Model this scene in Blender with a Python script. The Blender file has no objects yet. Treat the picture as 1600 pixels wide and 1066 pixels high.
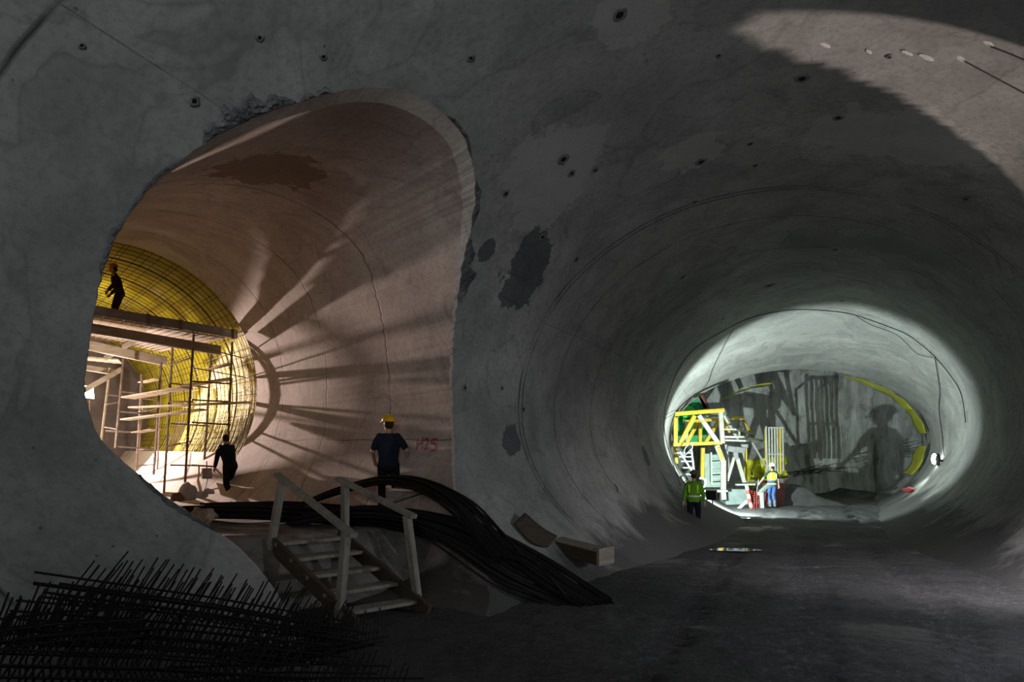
import bpy, bmesh, math, random
import numpy as np
from mathutils import Vector, noise
random.seed(7)
C = bpy.context.scene.collection
V = Vector
F, CX, HY, EYE = 1050.0, 800.0, 700.0, 2.0

def at(px, py, Y):
    return V(((px - CX) / F * Y, Y, EYE + (HY - py) / F * Y))
def proj(p):
    return (CX + F * p[0] / p[1], HY - F * (p[2] - EYE) / p[1])

# ------------------------------------------------------------------ object helpers
ORIG = {}
def props(o, label=None, cat=None, group=None, kind=None):
    if label: o['label'] = label
    if cat: o['category'] = cat
    if group: o['group'] = group
    if kind: o['kind'] = kind
    return o
def thing(name, label, cat, loc, group=None):
    o = bpy.data.objects.new(name, None); C.objects.link(o)
    o.location = loc; ORIG[o.name] = V(loc)
    return props(o, label, cat, group)
class MB:
    def __init__(s): s.v = []; s.f = []; s.uv = None
    def box(s, c, size, ax=None):
        c = V(c); ax = ax or (V((1,0,0)), V((0,1,0)), V((0,0,1)))
        b = len(s.v); h = [x / 2 for x in size]
        for i in (-1, 1):
            for j in (-1, 1):
                for k in (-1, 1):
                    s.v.append(c + ax[0]*h[0]*i + ax[1]*h[1]*j + ax[2]*h[2]*k)
        for q in ((0,1,3,2),(4,6,7,5),(0,4,5,1),(2,3,7,6),(0,2,6,4),(1,5,7,3)): s.f.append([b+i for i in q])
        return s
    def beam(s, p0, p1, w, h, up=(0,0,1), ch=0.0):
        p0, p1 = V(p0), V(p1); d = (p1 - p0); L = d.length; d.normalize()
        x = d.cross(V(up))
        if x.length < 1e-3: x = d.cross(V((0,1,0)))
        x.normalize(); z = x.cross(d).normalized()
        c = min(w, h) * (ch or .12)
        prof = [(-w/2+c,-h/2),(w/2-c,-h/2),(w/2,-h/2+c),(w/2,h/2-c),(w/2-c,h/2),(-w/2+c,h/2),(-w/2,h/2-c),(-w/2,-h/2+c)]
        b = len(s.v)
        for P in (p0, p1):
            for (u, t) in prof: s.v.append(P + x*u + z*t)
        n = 8
        for i in range(n): s.f.append([b+i, b+(i+1)%n, b+n+(i+1)%n, b+n+i])
        s.f.append([b+i for i in reversed(range(n))]); s.f.append([b+n+i for i in range(n)])
        return s
    def tube(s, pts, r, n=6, cap=True):
        pts = [V(p) for p in pts]; m = len(pts)
        rr = r if isinstance(r, (list, tuple)) else [r]*m
        b = len(s.v); px = None
        for i, p in enumerate(pts):
            d = (pts[min(i+1, m-1)] - pts[max(i-1, 0)])
            if d.length < 1e-9: d = V((0,0,1))
            d.normalize()
            if px is None:
                px = d.cross(V((0,0,1)))
                if px.length < .05: px = d.cross(V((1,0,0)))
            px = (px - d*px.dot(d))
            if px.length < 1e-6: px = d.orthogonal()
            px.normalize(); py = d.cross(px)
            for k in range(n):
                t = 2*math.pi*k/n
                s.v.append(p + (px*math.cos(t) + py*math.sin(t))*rr[i])
        for i in range(m-1):
            for k in range(n):
                k2 = (k+1) % n
                s.f.append([b+i*n+k, b+i*n+k2, b+(i+1)*n+k2, b+(i+1)*n+k])
        if cap:
            s.f.append([b+k for k in reversed(range(n))]); s.f.append([b+(m-1)*n+k for k in range(n)])
        return s
    def ball(s, c, r, sc=(1,1,1), n=12, m=8, ax=None, z0=-1.0):
        c = V(c); ax = ax or (V((1,0,0)), V((0,1,0)), V((0,0,1))); b = len(s.v)
        t0 = math.asin(z0)
        for i in range(m+1):
            t = t0 + (math.pi/2 - t0)*i/m
            for k in range(n):
                q = 2*math.pi*k/n
                l = (math.cos(t)*math.cos(q)*r*sc[0], math.cos(t)*math.sin(q)*r*sc[1], math.sin(t)*r*sc[2])
                s.v.append(c + ax[0]*l[0] + ax[1]*l[1] + ax[2]*l[2])
        for i in range(m):
            for k in range(n):
                s.f.append([b+i*n+k, b+i*n+(k+1)%n, b+(i+1)*n+(k+1)%n, b+(i+1)*n+k])
        s.f.append([b+k for k in reversed(range(n))]); s.f.append([b+m*n+k for k in range(n)])
        return s
    def grid(s, rows):
        b = len(s.v); n = len(rows[0])
        for r in rows: s.v.extend(V(p) for p in r)
        for i in range(len(rows)-1):
            for k in range(n-1):
                s.f.append([b+i*n+k, b+i*n+k+1, b+(i+1)*n+k+1, b+(i+1)*n+k])
        return s
    def build(s, name, mat, parent=None, loc=None, smooth=False, uv=None):
        if parent is not None: o0 = ORIG[parent.name]
        elif loc is not None: o0 = V(loc)
        else:
            a = np.array([tuple(v) for v in s.v]); o0 = V(((a[:,0].min()+a[:,0].max())/2, (a[:,1].min()+a[:,1].max())/2, a[:,2].min()))
        me = bpy.data.meshes.new(name); me.from_pydata([tuple(v - o0) for v in s.v], [], s.f); me.update()
        if uv is not None:
            l = me.uv_layers.new(name='loft')
            for lp in me.loops: l.data[lp.index].uv = uv[lp.vertex_index]
        if smooth: me.shade_smooth()
        o = bpy.data.objects.new(name, me); C.objects.link(o)
        if mat: me.materials.append(mat)
        if parent is not None: o.parent = parent
        else: o.location = o0
        ORIG[o.name] = o0
        return o

# ------------------------------------------------------------------ materials
def srgb(r, g, b):
    f = lambda c: c/12.92 if c <= .04045 else ((c+.055)/1.055)**2.4
    return (f(r/255), f(g/255), f(b/255), 1)
class N:
    def __init__(s, name):
        s.m = bpy.data.materials.new(name); s.m.use_nodes = True
        s.t = s.m.node_tree; s.b = s.t.nodes['Principled BSDF']; s.tc = None
    def n(s, ty, **k):
        x = s.t.nodes.new(ty)
        for a, b in k.items():
            if a.startswith('i_'):
                key = a[2:]; key = int(key) if key.isdigit() else key.replace('_', ' ')
                x.inputs[key].default_value = b
            else: setattr(x, a, b)
        return x
    def l(s, a, b): s.t.links.new(a, b)
    def coord(s, which='Object'):
        if not s.tc: s.tc = s.n('ShaderNodeTexCoord')
        return s.tc.outputs[which]
    def noise(s, scale, detail=6, rough=.6, dist=0.0, vec=None):
        x = s.n('ShaderNodeTexNoise'); x.inputs['Scale'].default_value = scale
        x.inputs['Detail'].default_value = detail; x.inputs['Roughness'].default_value = rough
        x.inputs['Distortion'].default_value = dist
        s.l(vec or s.coord(), x.inputs['Vector']); return x.outputs['Fac']
    def ramp(s, fac, stops):
        x = s.n('ShaderNodeValToRGB'); e = x.color_ramp.elements
        while len(e) > 1: e.remove(e[0])
        e[0].position = stops[0][0]; e[0].color = stops[0][1]
        for p, c in stops[1:]:
            q = e.new(p); q.color = c
        s.l(fac, x.inputs['Fac']); return x.outputs['Color']
    def math(s, op, a, b=None, c=None, clamp=False):
        x = s.n('ShaderNodeMath', operation=op, use_clamp=clamp)
        for i, q in enumerate((a, b, c)):
            if q is None: continue
            if isinstance(q, (int, float)): x.inputs[i].default_value = q
            else: s.l(q, x.inputs[i])
        return x.outputs[0]
    def mix(s, fac, a, b, blend='MIX'):
        x = s.n('ShaderNodeMix', data_type='RGBA', blend_type=blend)
        for key, q in (('Factor', fac), ('A', a), ('B', b)):
            inp = [i for i in x.inputs if i.name == key and (i.type == ('VALUE' if key == 'Factor' else 'RGBA'))][0]
            if isinstance(q, (int, float)): inp.default_value = q
            elif isinstance(q, tuple): inp.default_value = q
            else: s.l(q, inp)
        return [o for o in x.outputs if o.type == 'RGBA'][0]
    def bump(s, h, strength=.3, dist=.02, prev=None):
        x = s.n('ShaderNodeBump'); x.inputs['Strength'].default_value = strength; x.inputs['Distance'].default_value = dist
        s.l(h, x.inputs['Height'])
        if prev: s.l(prev, x.inputs['Normal'])
        return x.outputs['Normal']
def g(v, a=1): return (v, v, v, 1)
def simple(name, col, rough=.6, metal=0.0, vary=.25, scale=6, bump=.15, spec=.4, col2=None, thr=(.45, .62)):
    m = N(name)
    a = m.noise(scale, 5, .65)
    c = m.ramp(a, [(.3, tuple(x*(1-vary) for x in col[:3])+(1,)), (.7, tuple(min(1, x*(1+vary)) for x in col[:3])+(1,))])
    if col2:
        f = m.ramp(m.noise(scale*1.7, 8, .7), [(thr[0], g(0)), (thr[1], g(1))])
        c = m.mix(f, c, col2)
    m.l(c, m.b.inputs['Base Color'])
    m.b.inputs['Roughness'].default_value = rough; m.b.inputs['Metallic'].default_value = metal
    m.b.inputs['Specular IOR Level'].default_value = spec
    if bump: m.l(m.bump(m.noise(scale*6, 4, .6), bump, .01), m.b.inputs['Normal'])
    return m.m
def emit(name, col, st):
    m = N(name); m.b.inputs['Base Color'].default_value = (.8,.8,.8,1)
    m.b.inputs['Emission Color'].default_value = col; m.b.inputs['Emission Strength'].default_value = st
    return m.m

def concrete(name, base, dark, light, ringY=(), longV=(), spots=(), rough=.85, spotcol=(.03,.034,.045,1), damp=None):
    """cast concrete; uses the loft UV (u = metres along the tunnel, v = metres round it)"""
    m = N(name)
    big = m.noise(.32, 5, .6, .6); mid = m.noise(1.3, 8, .68, .3); fine = m.noise(14, 6, .7)
    c = m.ramp(big, [(.32, dark), (.5, base), (.7, light)])
    c = m.mix(m.ramp(mid, [(.42, g(0)), (.66, g(.75))]), c, dark)
    # cloudy edges of dried pour patches
    w = m.noise(.55, 3, .5, 1.2)
    edge = m.math('SUBTRACT', 1.0, m.math('MULTIPLY', m.math('ABSOLUTE', m.math('SUBTRACT', w, .52)), 40.0), clamp=True)
    c = m.mix(m.math('MULTIPLY', edge, .35), c, tuple(x*.6 for x in dark[:3])+(1,))
    step = m.ramp(w, [(.515, g(0)), (.525, g(1))])
    c = m.mix(m.math('MULTIPLY', step, .22), c, light)
    c = m.mix(m.ramp(fine, [(.35, g(.35)), (.55, g(0))]), c, tuple(x*.55 for x in dark[:3])+(1,))
    # pinholes
    vo = m.n('ShaderNodeTexVoronoi'); vo.inputs['Scale'].default_value = 5.0; m.l(m.coord(), vo.inputs['Vector'])
    pin = m.math('MULTIPLY', m.math('LESS_THAN', vo.outputs['Distance'], .07), m.ramp(m.noise(.8, 2), [(.5, g(0)), (.56, g(1))]))
    c = m.mix(m.math('MULTIPLY', pin, .8), c, tuple(x*.35 for x in dark[:3])+(1,))
    uvn = m.n('ShaderNodeUVMap', uv_map='loft'); sp = m.n('ShaderNodeSeparateXYZ'); m.l(uvn.outputs[0], sp.inputs[0])
    wob = m.math('MULTIPLY', m.math('SUBTRACT', m.noise(.9, 4, .6), .5), .10)
    seam = None
    for axis, vals, wd in ((0, ringY, .032), (1, longV, .012)):
        for y in vals:
            d = m.math('ABSOLUTE', m.math('SUBTRACT', m.math('ADD', sp.outputs[axis], wob), y))
            q = m.math('SUBTRACT', 1.0, m.math('DIVIDE', d, wd), clamp=True)
            seam = q if seam is None else m.math('MAXIMUM', seam, q)
    if seam is not None:
        brk = m.ramp(m.noise(1.1, 3), [(.38, g(.25)), (.58, g(1))])
        seam = m.math('MULTIPLY', seam, brk)
        c = m.mix(seam, c, tuple(x*.22 for x in dark[:3])+(1,))
    for (p, r, sy, *sc_) in spots:
        mp = m.n('ShaderNodeVectorMath', operation='SUBTRACT'); m.l(m.coord(), mp.inputs[0]); mp.inputs[1].default_value = p
        ms = m.n('ShaderNodeVectorMath', operation='MULTIPLY'); m.l(mp.outputs[0], ms.inputs[0]); ms.inputs[1].default_value = sy
        ln = m.n('ShaderNodeVectorMath', operation='LENGTH'); m.l(ms.outputs[0], ln.inputs[0])
        dd = m.math('ADD', ln.outputs['Value'], m.math('MULTIPLY', m.math('SUBTRACT', m.noise(2.2, 6, .65), .5), 2.2*r))
        q = m.math('LESS_THAN', dd, r)
        c = m.mix(m.math('MULTIPLY', q, sc_[1] if sc_ else .72), c, sc_[0] if sc_ else spotcol)
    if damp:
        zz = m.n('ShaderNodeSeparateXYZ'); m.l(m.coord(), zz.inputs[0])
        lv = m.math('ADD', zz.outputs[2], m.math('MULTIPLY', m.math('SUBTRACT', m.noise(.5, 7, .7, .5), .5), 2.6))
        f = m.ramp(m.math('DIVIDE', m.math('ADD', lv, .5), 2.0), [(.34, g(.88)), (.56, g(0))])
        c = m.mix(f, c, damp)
    m.l(c, m.b.inputs['Base Color'])
    m.b.inputs['Roughness'].default_value = rough; m.b.inputs['Specular IOR Level'].default_value = .3
    h = m.math('ADD', m.math('MULTIPLY', mid, .6), m.math('MULTIPLY', fine, .25))
    if seam is not None: h = m.math('SUBTRACT', h, m.math('MULTIPLY', seam, .6))
    h = m.math('SUBTRACT', h, m.math('MULTIPLY', pin, .5))
    m.l(m.bump(h, .45, .03), m.b.inputs['Normal'])
    return m.m

# ------------------------------------------------------------------ the two tunnels
def curve(tab):
    xs = np.linspace(-12, 31, 870); ys = np.interp(xs, [t[0] for t in tab], [t[1] for t in tab])
    k = np.exp(-np.linspace(-2, 2, 41)**2); k /= k.sum()
    yp = np.pad(ys, 20, mode='edge'); ys2 = np.convolve(yp, k, 'valid')
    return lambda y: float(np.interp(y, xs, ys2))
t_cx = curve([(-12,-6.2),(22.4,10.02),(30,12.9),(31,13.2)])
t_a = curve([(-12,7.2),(0,6.9),(4,6.4),(6,6.03),(8,5.65),(10.4,5.24),(12,4.97),(17,5.0),(22.4,5.15),(30,5.8),(31,5.85)])
t_top = curve([(-12,7.3),(0,7.1),(6,6.85),(10,6.7),(12,6.66),(21.5,6.68),(23.5,6.6),(30,5.5),(31,5.4)])
t_zc = curve([(-12,2.65),(22.4,2.65),(30,2.3),(31,2.3)])
BL = 3.4
def tube_pt(Y, th):
    # th: 0 = crown, +90 = right, -90 = left, +-180 = invert
    s, c = math.sin(th), math.cos(th); zc = t_zc(Y)
    b = (t_top(Y) - zc) if c >= 0 else BL
    return V((t_cx(Y) + t_a(Y)*s, Y, zc + b*c))
def Ftube(X, Y, Z):
    zc = t_zc(Y); b = (t_top(Y) - zc) if Z >= zc else BL
    return ((X - t_cx(Y))/t_a(Y))**2 + ((Z - zc)/b)**2 - 1
def hit(px, py, y0=.4, y1=29.9):
    dx, dz = (px - CX)/F, (HY - py)/F
    y = y0; st = .05
    while y < y1 and Ftube(dx*y, y, EYE + dz*y) < 0: y += st
    lo, hi = y - st, y
    for _ in range(30):
        mdl = (lo + hi)/2
        if Ftube(dx*mdl, mdl, EYE + dz*mdl) < 0: lo = mdl
        else: hi = mdl
    return V((dx*lo, lo, EYE + dz*lo))
def wall_normal(p):
    e = 1e-3
    n = V((Ftube(p.x+e,p.y,p.z)-Ftube(p.x-e,p.y,p.z), Ftube(p.x,p.y+e,p.z)-Ftube(p.x,p.y-e,p.z), Ftube(p.x,p.y,p.z+e)-Ftube(p.x,p.y,p.z-e)))
    return -n.normalized()            # into the tunnel
def onwall(px, py, off=.03):
    p = hit(px, py); return p + wall_normal(p)*off
def zfloor(Y):
    t = min(1, max(0, (Y - 8)/11)); return -.42*t*t*(3 - 2*t)

# outline of the side opening on the wall
RIM = [(135,560),(131,600),(137,640),(152,680),(180,712),(215,742),(255,775),(300,806),(340,832),(385,868),(425,915),(455,965),(487,1010),(520,1048),(565,1072),(655,1056),
       (738,1004),(768,950),(764,905),(748,862),(730,828),(717,795),(712,765),(710,720),(708,660),(707,600),(708,545),(712,490),(717,445),(722,415),(731,375),(739,335),(743,290),(737,250),(722,210),
       (700,183),(665,158),(625,142),(580,137),(535,142),(490,153),(440,168),(395,185),(350,206),(310,230),(275,256),(240,285),(212,318),(188,353),(172,388),(160,425),(150,465),(141,515)]
def dense(poly, step=3.0):
    out = []; n = len(poly)
    for i in range(n):
        p0, p1, p2, p3 = (np.array(poly[(i+k) % n], float) for k in (-1, 0, 1, 2))
        m = max(2, int(np.linalg.norm(p2-p1)/step))
        for j in range(m):
            t = j/m
            out.append(tuple(.5*((2*p1)+(-p0+p2)*t+(2*p0-5*p1+4*p2-p3)*t*t+(-p0+3*p1-3*p2+p3)*t**3)))
    return out
RIMD = dense(RIM)
RIMJ = []
for i, (x, y) in enumerate(RIMD):
    k = 2.0*noise.noise((x*.06, y*.06, 1.3)) + 1.6*noise.noise((x*.2, y*.2, 4.2))
    RIMJ.append((x + k, y + k*.6))
RIM3 = [hit(x, y) for (x, y) in RIMJ]
RPX = np.array(RIMJ)
def inside(px, py):
    x, y = RPX[:,0], RPX[:,1]; x2, y2 = np.roll(x, -1), np.roll(y, -1)
    c = ((y > py) != (y2 > py)) & (px < (x2 - x)*(py - y)/(y2 - y + 1e-12) + x)
    return c.sum() % 2 == 1
U = V((-.643, .766, 0)); R_ = V((.766, .643, 0)); Z_ = V((0, 0, 1))
RINGC = V((-8.95, 15.2, 3.5)); RR = 3.15
def side(r, t, z): return RINGC + R_*r + U*t + Z_*(z - RINGC.z)          # side tunnel coordinates: across, along, height
def sidepx(px, py, t):                                                  # where a sight line meets the cross-section t
    d = V(((px - CX)/F, 1, (HY - py)/F)); o = V((0, 0, EYE))
    k = (RINGC + U*t - o).dot(U)/d.dot(U)
    return o + d*k

# unseen hole added in the right wall, cut to shape the vault's light patch
LAMPX = V((13.0, 7.0, .5))
PATCH = [(1140,40),(1218,80),(1300,105),(1412,153),(1525,230),(1600,300),(1640,345),(1660,250),(1650,130),(1600,71),(1544,52),(1450,36),(1375,19),(1281,17),(1187,26)]
def gno(p):
    d = p - LAMPX; return (d.y/-d.x, d.z/-d.x)
HOLE3, HOLE2 = [], []
for (x, y) in dense(PATCH, 4):
    t = hit(x, y); lo = None
    for k in range(1, 200):
        q = LAMPX.lerp(t, k/200)
        if Ftube(*q) < 1: lo = q; break
    if lo is None: continue
    HOLE3.append(lo); HOLE2.append(gno(t))
HP = np.array(HOLE2)
def in_hole(u, v):
    x, y = HP[:,0], HP[:,1]; x2, y2 = np.roll(x, -1), np.roll(y, -1)
    return ((((y > v) != (y2 > v)) & (u < (x2 - x)*(v - y)/(y2 - y + 1e-12) + x)).sum() % 2) == 1
# ------------------------------------------------------------------ main lining
def make_main_wall():
    ys = list(np.arange(-11, 1.5, .5)) + list(np.arange(1.5, 12.2, .07)) + list(np.arange(12.2, 29.9, .3)) + [30.0]
    ths = []
    t = -180.0
    while t < 180.001:
        ths.append(t); t += .62 if (-172 < t < -4 or 44 < t < 96) else 3.0
    if ths[-1] < 180: ths.append(180.0)
    mb = MB(); uv = []
    nth = len(ths); grid = []
    for y in ys:
        a = t_a(y)
        for th in ths:
            r = math.radians(th); p = tube_pt(y, r)
            w = .018*noise.noise(p*.7)
            mb.v.append(p + wall_normal(p)*w if y > -10 else p); uv.append((y, a*r))
    P = np.array([tuple(v) for v in mb.v])
    gone = set(); faces = []
    cnt = {}
    rim = np.array([tuple(v) for v in RIM3]); hole = np.array([tuple(v) for v in HOLE3]); gone2 = set()
    for i in range(len(ys)-1):
        for k in range(nth-1):
            q = [i*nth+k, i*nth+k+1, (i+1)*nth+k+1, (i+1)*nth+k]
            c = P[q].mean(0)
            rem = False
            if c[1] > 2 and ths[k] < -2:
                px, py = proj(c)
                if 120 < px < 790 and 120 < py < 1090 and c[1] < 12 and inside(px, py): rem = True
            if 44 < ths[k] < 96 and 6 < c[1] < 10.5 and c[0] > 7.9 and in_hole(*gno(V(c))) :
                rem = True
                for j in q: gone2.add(j)
            if rem:
                for j in q: gone.add(j)
            else: faces.append(q)
    keep = set(j for q in faces for j in q)
    for j in gone & keep:
        A3, L3 = (hole, HOLE3) if j in gone2 else (rim, RIM3)
        d = ((A3 - P[j])**2).sum(1)
        if d.min() < .05: mb.v[j] = L3[int(d.argmin())].copy()
    used = sorted(keep); mp = {j: n for n, j in enumerate(used)}
    mb.v = [mb.v[j] for j in used]; mb.f = [[mp[j] for j in q][::-1] for q in faces]
    uv = [uv[j] for j in used]
    # blind end far behind the camera
    return mb, uv

SP = [hit(822, 425), hit(760, 395), hit(1010, 715), hit(800, 690)]
ORIGIN_MAIN = V((0, 0, 0))
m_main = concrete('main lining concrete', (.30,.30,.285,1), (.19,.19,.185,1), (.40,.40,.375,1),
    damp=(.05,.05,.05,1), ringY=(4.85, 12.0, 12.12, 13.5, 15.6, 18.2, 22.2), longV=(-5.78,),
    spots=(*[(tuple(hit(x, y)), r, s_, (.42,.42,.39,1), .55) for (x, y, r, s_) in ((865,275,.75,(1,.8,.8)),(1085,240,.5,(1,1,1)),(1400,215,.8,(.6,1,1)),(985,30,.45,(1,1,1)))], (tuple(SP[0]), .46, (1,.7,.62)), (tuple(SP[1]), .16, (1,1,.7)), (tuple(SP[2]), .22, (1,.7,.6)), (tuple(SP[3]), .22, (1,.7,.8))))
mbm, uvm = make_main_wall()
wall_main = mbm.build('wall_main', m_main, loc=(0,0,0), smooth=True, uv=uvm)
props(wall_main, 'grey curved concrete lining of the wide main tunnel', 'wall', kind='structure')
# end wall of the main tunnel behind the viewer
mb = MB(); pts = [tube_pt(-10.9, math.radians(t)) for t in range(0, 360, 6)]
mb.v = pts; mb.f = [list(range(len(pts)))]
mb.build('wall_rear', m_main, loc=(0,0,0), uv=[(p.x, p.z) for p in pts]).__setitem__('kind', 'structure')

# ragged broken concrete at the cut edge, grout holes, pale grout patches: features of the lining
m_broken = simple('broken concrete', (.12,.12,.125,1), .95, 0, .6, 5, .9, .2)
def broken(a, b, w0, seed, depth=.10):
    """strip of hacked concrete outside the rim between rim indices a..b, w0 = width in px"""
    mb = MB(); rows = []
    n = b - a
    for i in range(a, b+1):
        x, y = RIMJ[i % len(RIMJ)]; x1, y1 = RIMJ[(i+3) % len(RIMJ)]; x0, y0 = RIMJ[(i-3) % len(RIMJ)]
        nx, ny = (y1-y0), -(x1-x0); l = math.hypot(nx, ny) or 1; nx, ny = nx/l, ny/l
        if inside(x + nx*6, y + ny*6): nx, ny = -nx, -ny
        t = (i-a)/max(1, n); w = w0*(math.sin(math.pi*t)**.6)*(.72 + .55*noise.noise((i*.16, seed, 0)) + .25*noise.noise((i*.6, seed, 2)))
        w = max(w, 1)
        row = []
        for k in range(9):
            q = k/8; px, py = x + nx*w*q, y + ny*w*q
            p = hit(px, py); nn = wall_normal(p)
            h = .012 + .05*abs(noise.noise((px*.09, py*.09, seed)))*math.sin(math.pi*q) + .03*abs(noise.noise((px*.3, py*.3, seed)))*math.sin(math.pi*q)
            row.append(p + nn*(h if 0 < k < 8 else .004))
        rows.append(row)
    mb.grid(rows)
    return mb.build('broken_edge', m_broken, wall_main)
def rim_idx(px, py): return int(((RPX - np.array((px, py)))**2).sum(1).argmin())
def rng(p, q): 
    a, b = rim_idx(*p), rim_idx(*q)
    if a > b: a, b = b, a
    return a, b
broken(*rng((462,161),(315,226)), 44, 1.0)
broken(*rng((520,146),(470,157)), 18, 2.0)
broken(*rng((290,245),(200,335)), 9, 3.0)
broken(*rng((200,335),(158,430)), 14, 4.0)
broken(*rng((740,350),(743,280)), 12, 5.0)
broken(*rng((714,470),(733,370)), 24, 6.0)
broken(*rng((735,240),(700,180)), 9, 7.0)
broken(*rng((215,742),(340,832)), 10, 8.0)
m_hole = simple('hole dark', (.015,.014,.013,1), .95, 0, .3, 8, .4, .1)
m_halo = simple('damp grout ring', (.17,.17,.16,1), .9, 0, .35, 14, .5, .2)
for (px, py, r) in ((968,22,13),(1095,252,9),(1253,122,11),(1203,446,8),(1310,183,8),(1390,88,5),(735,90,6),(880,248,9),(893,270,6),(303,157,8),(405,58,6),(127,70,5),
                    (505,88,6),(790,302,6),(847,370,6),(930,265,5),(900,405,5),(817,640,5),(784,607,4),(726,606,5),(1305,390,5),(1066,433,5),(1130,498,4),(1316,470,4),(1510,310,5),(1180,258,5),(1123,85,4),(1172,224,5),(1085,315,4)):
    p = hit(px, py); nn = wall_normal(p); x = nn.orthogonal().normalized(); y = nn.cross(x)
    rad = r/F*p.y
    mb = MB(); ring = []
    n = 14
    jit = [1 + .35*noise.noise((px*.1, k*1.7, 0)) for k in range(n)]
    for q, hgt in ((1.9, .001), (1.35, .010), (.8, .006)):
        ring.append([p + (x*math.cos(2*math.pi*k/n) + y*math.sin(2*math.pi*k/n))*rad*q*.6*jit[k] + nn*(hgt+.006) for k in range(n)] )
    for i in range(2):
        for k in range(n): pass
    rows = [r_ + [r_[0]] for r_ in ring]; mb.grid(rows)
    h = mb.build('grout_collar', m_halo, wall_main, smooth=True)
    mb = MB(); mb.v = [p + (x*math.cos(2*math.pi*k/n) + y*math.sin(2*math.pi*k/n))*rad*.52*jit[k] + nn*.0125 for k in range(n)]; mb.f = [list(range(n))]
    mb.build('bore', m_hole, h)
m_white = simple('white lime patch', (.62,.62,.62,1), .8, 0, .15, 8, .6)
for (px, py, rx, ry) in ((1290,70,8,3.5),(1358,80,5,3),(1418,82,9,3),(1448,89,12,4),(1504,92,9,5),(1547,68,11,3.5)):
    mb = MB(); p = hit(px, py); n = 18; vs = []
    for k in range(n):
        t = 2*math.pi*k/n; j = 1 + .4*noise.noise((px, k*.9, 3))
        q = hit(px + rx*math.cos(t)*j, py + (ry*math.sin(t) + .35*rx*math.cos(t))*j); vs.append(q + wall_normal(q)*.008)
    vs.append(p + wall_normal(p)*.012); mb.v = vs; mb.f = [[k, (k+1) % n, n] for k in range(n)]
    mb.build('lime_patch', m_white, wall_main, smooth=True)

# ------------------------------------------------------------------ side tunnel lining
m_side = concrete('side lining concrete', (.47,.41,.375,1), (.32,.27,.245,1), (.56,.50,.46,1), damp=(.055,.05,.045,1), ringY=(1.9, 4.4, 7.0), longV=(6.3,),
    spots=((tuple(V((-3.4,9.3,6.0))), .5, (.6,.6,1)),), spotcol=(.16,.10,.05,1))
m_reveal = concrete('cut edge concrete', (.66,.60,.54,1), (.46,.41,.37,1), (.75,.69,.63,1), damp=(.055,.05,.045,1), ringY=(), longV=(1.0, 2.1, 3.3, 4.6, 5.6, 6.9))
n = len(RIM3)
INNER = []
for p in RIM3:
    d = p - RINGC; t = d.dot(U); ax = RINGC + U*t
    c = (ax - p); hor = (c.dot(R_)*R_ + V((0,0,c.z))).normalized()
    k = max(0, min(1, (p.z - 4.2)/1.2))                      # the cut edge shows as a band only over the crown
    INNER.append(p + U*(.05 + .20*k) + hor*(.015 + .035*k))
mb = MB(); mb.grid([[*RIM3, RIM3[0]], [*INNER, INNER[0]]])
arc = [0.0]
for i in range(n): arc.append(arc[-1] + (RIM3[(i+1) % n] - RIM3[i]).length)
uvr = [(0, a) for a in arc] + [(.3, a) for a in arc]
wall_side_uv = []
FAR = []
for p in INNER:
    d = p - RINGC; ang = math.atan2(d.dot(R_), d.z); FAR.append((ang))
# even out the far angles so the loft stays regular
fa = np.unwrap(np.array(FAR)); 
rows = []; uvs = []
NS = 26
for j in range(NS+1):
    s = j/NS; row = []
    for i in range(n+1):
        ii = i % n; a = INNER[ii]; ang = FAR[ii]
        b = RINGC + R_*math.sin(ang)*RR + Z_*math.cos(ang)*RR
        p = a.lerp(b, s)
        p = p + .02*V((noise.noise(p*.8), noise.noise(p*.8+V((5,0,0))), noise.noise(p*.8+V((9,0,0)))))*math.sin(math.pi*s)
        row.append(p); uvs.append(((a-b).length*(1-s), ang*RR))
    rows.append(row)
ms = MB(); ms.grid(rows)
wall_side = ms.build('wall_side', m_side, loc=(0,0,0), smooth=True, uv=uvs)
props(wall_side, 'pink lit concrete lining of the side tunnel', 'wall', kind='structure')
ro = mb.build('opening_reveal', m_reveal, wall_side, uv=uvr)
# end face of the side lining
mb = MB(); e0 = [RINGC + R_*math.sin(t)*RR + Z_*math.cos(t)*RR for t in np.linspace(-math.pi, math.pi, 91)]
e1 = [RINGC + U*.02 + R_*math.sin(t)*(RR+.45) + Z_*math.cos(t)*(RR+.45) for t in np.linspace(-math.pi, math.pi, 91)]
mb.grid([e0, e1]); mb.build('lining_end', m_reveal, wall_side, uv=[(0, i*.2) for i in range(182)])
# invert (kicker) continuing under the bars
mb = MB(); rows = []
for t in np.arange(0.0, 13.6, .45):
    rows.append([RINGC + U*t + R_*math.sin(a)*(RR-.10*min(1, t/.9)) + Z_*math.cos(a)*(RR-.10*min(1, t/.9)) for a in np.radians(np.linspace(122, 160, 24))])
mb.grid(rows); mb.build('concrete_kicker', m_side, wall_side, smooth=True, uv=[(v.x*.3, v.y*.3) for v in mb.v])

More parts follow.
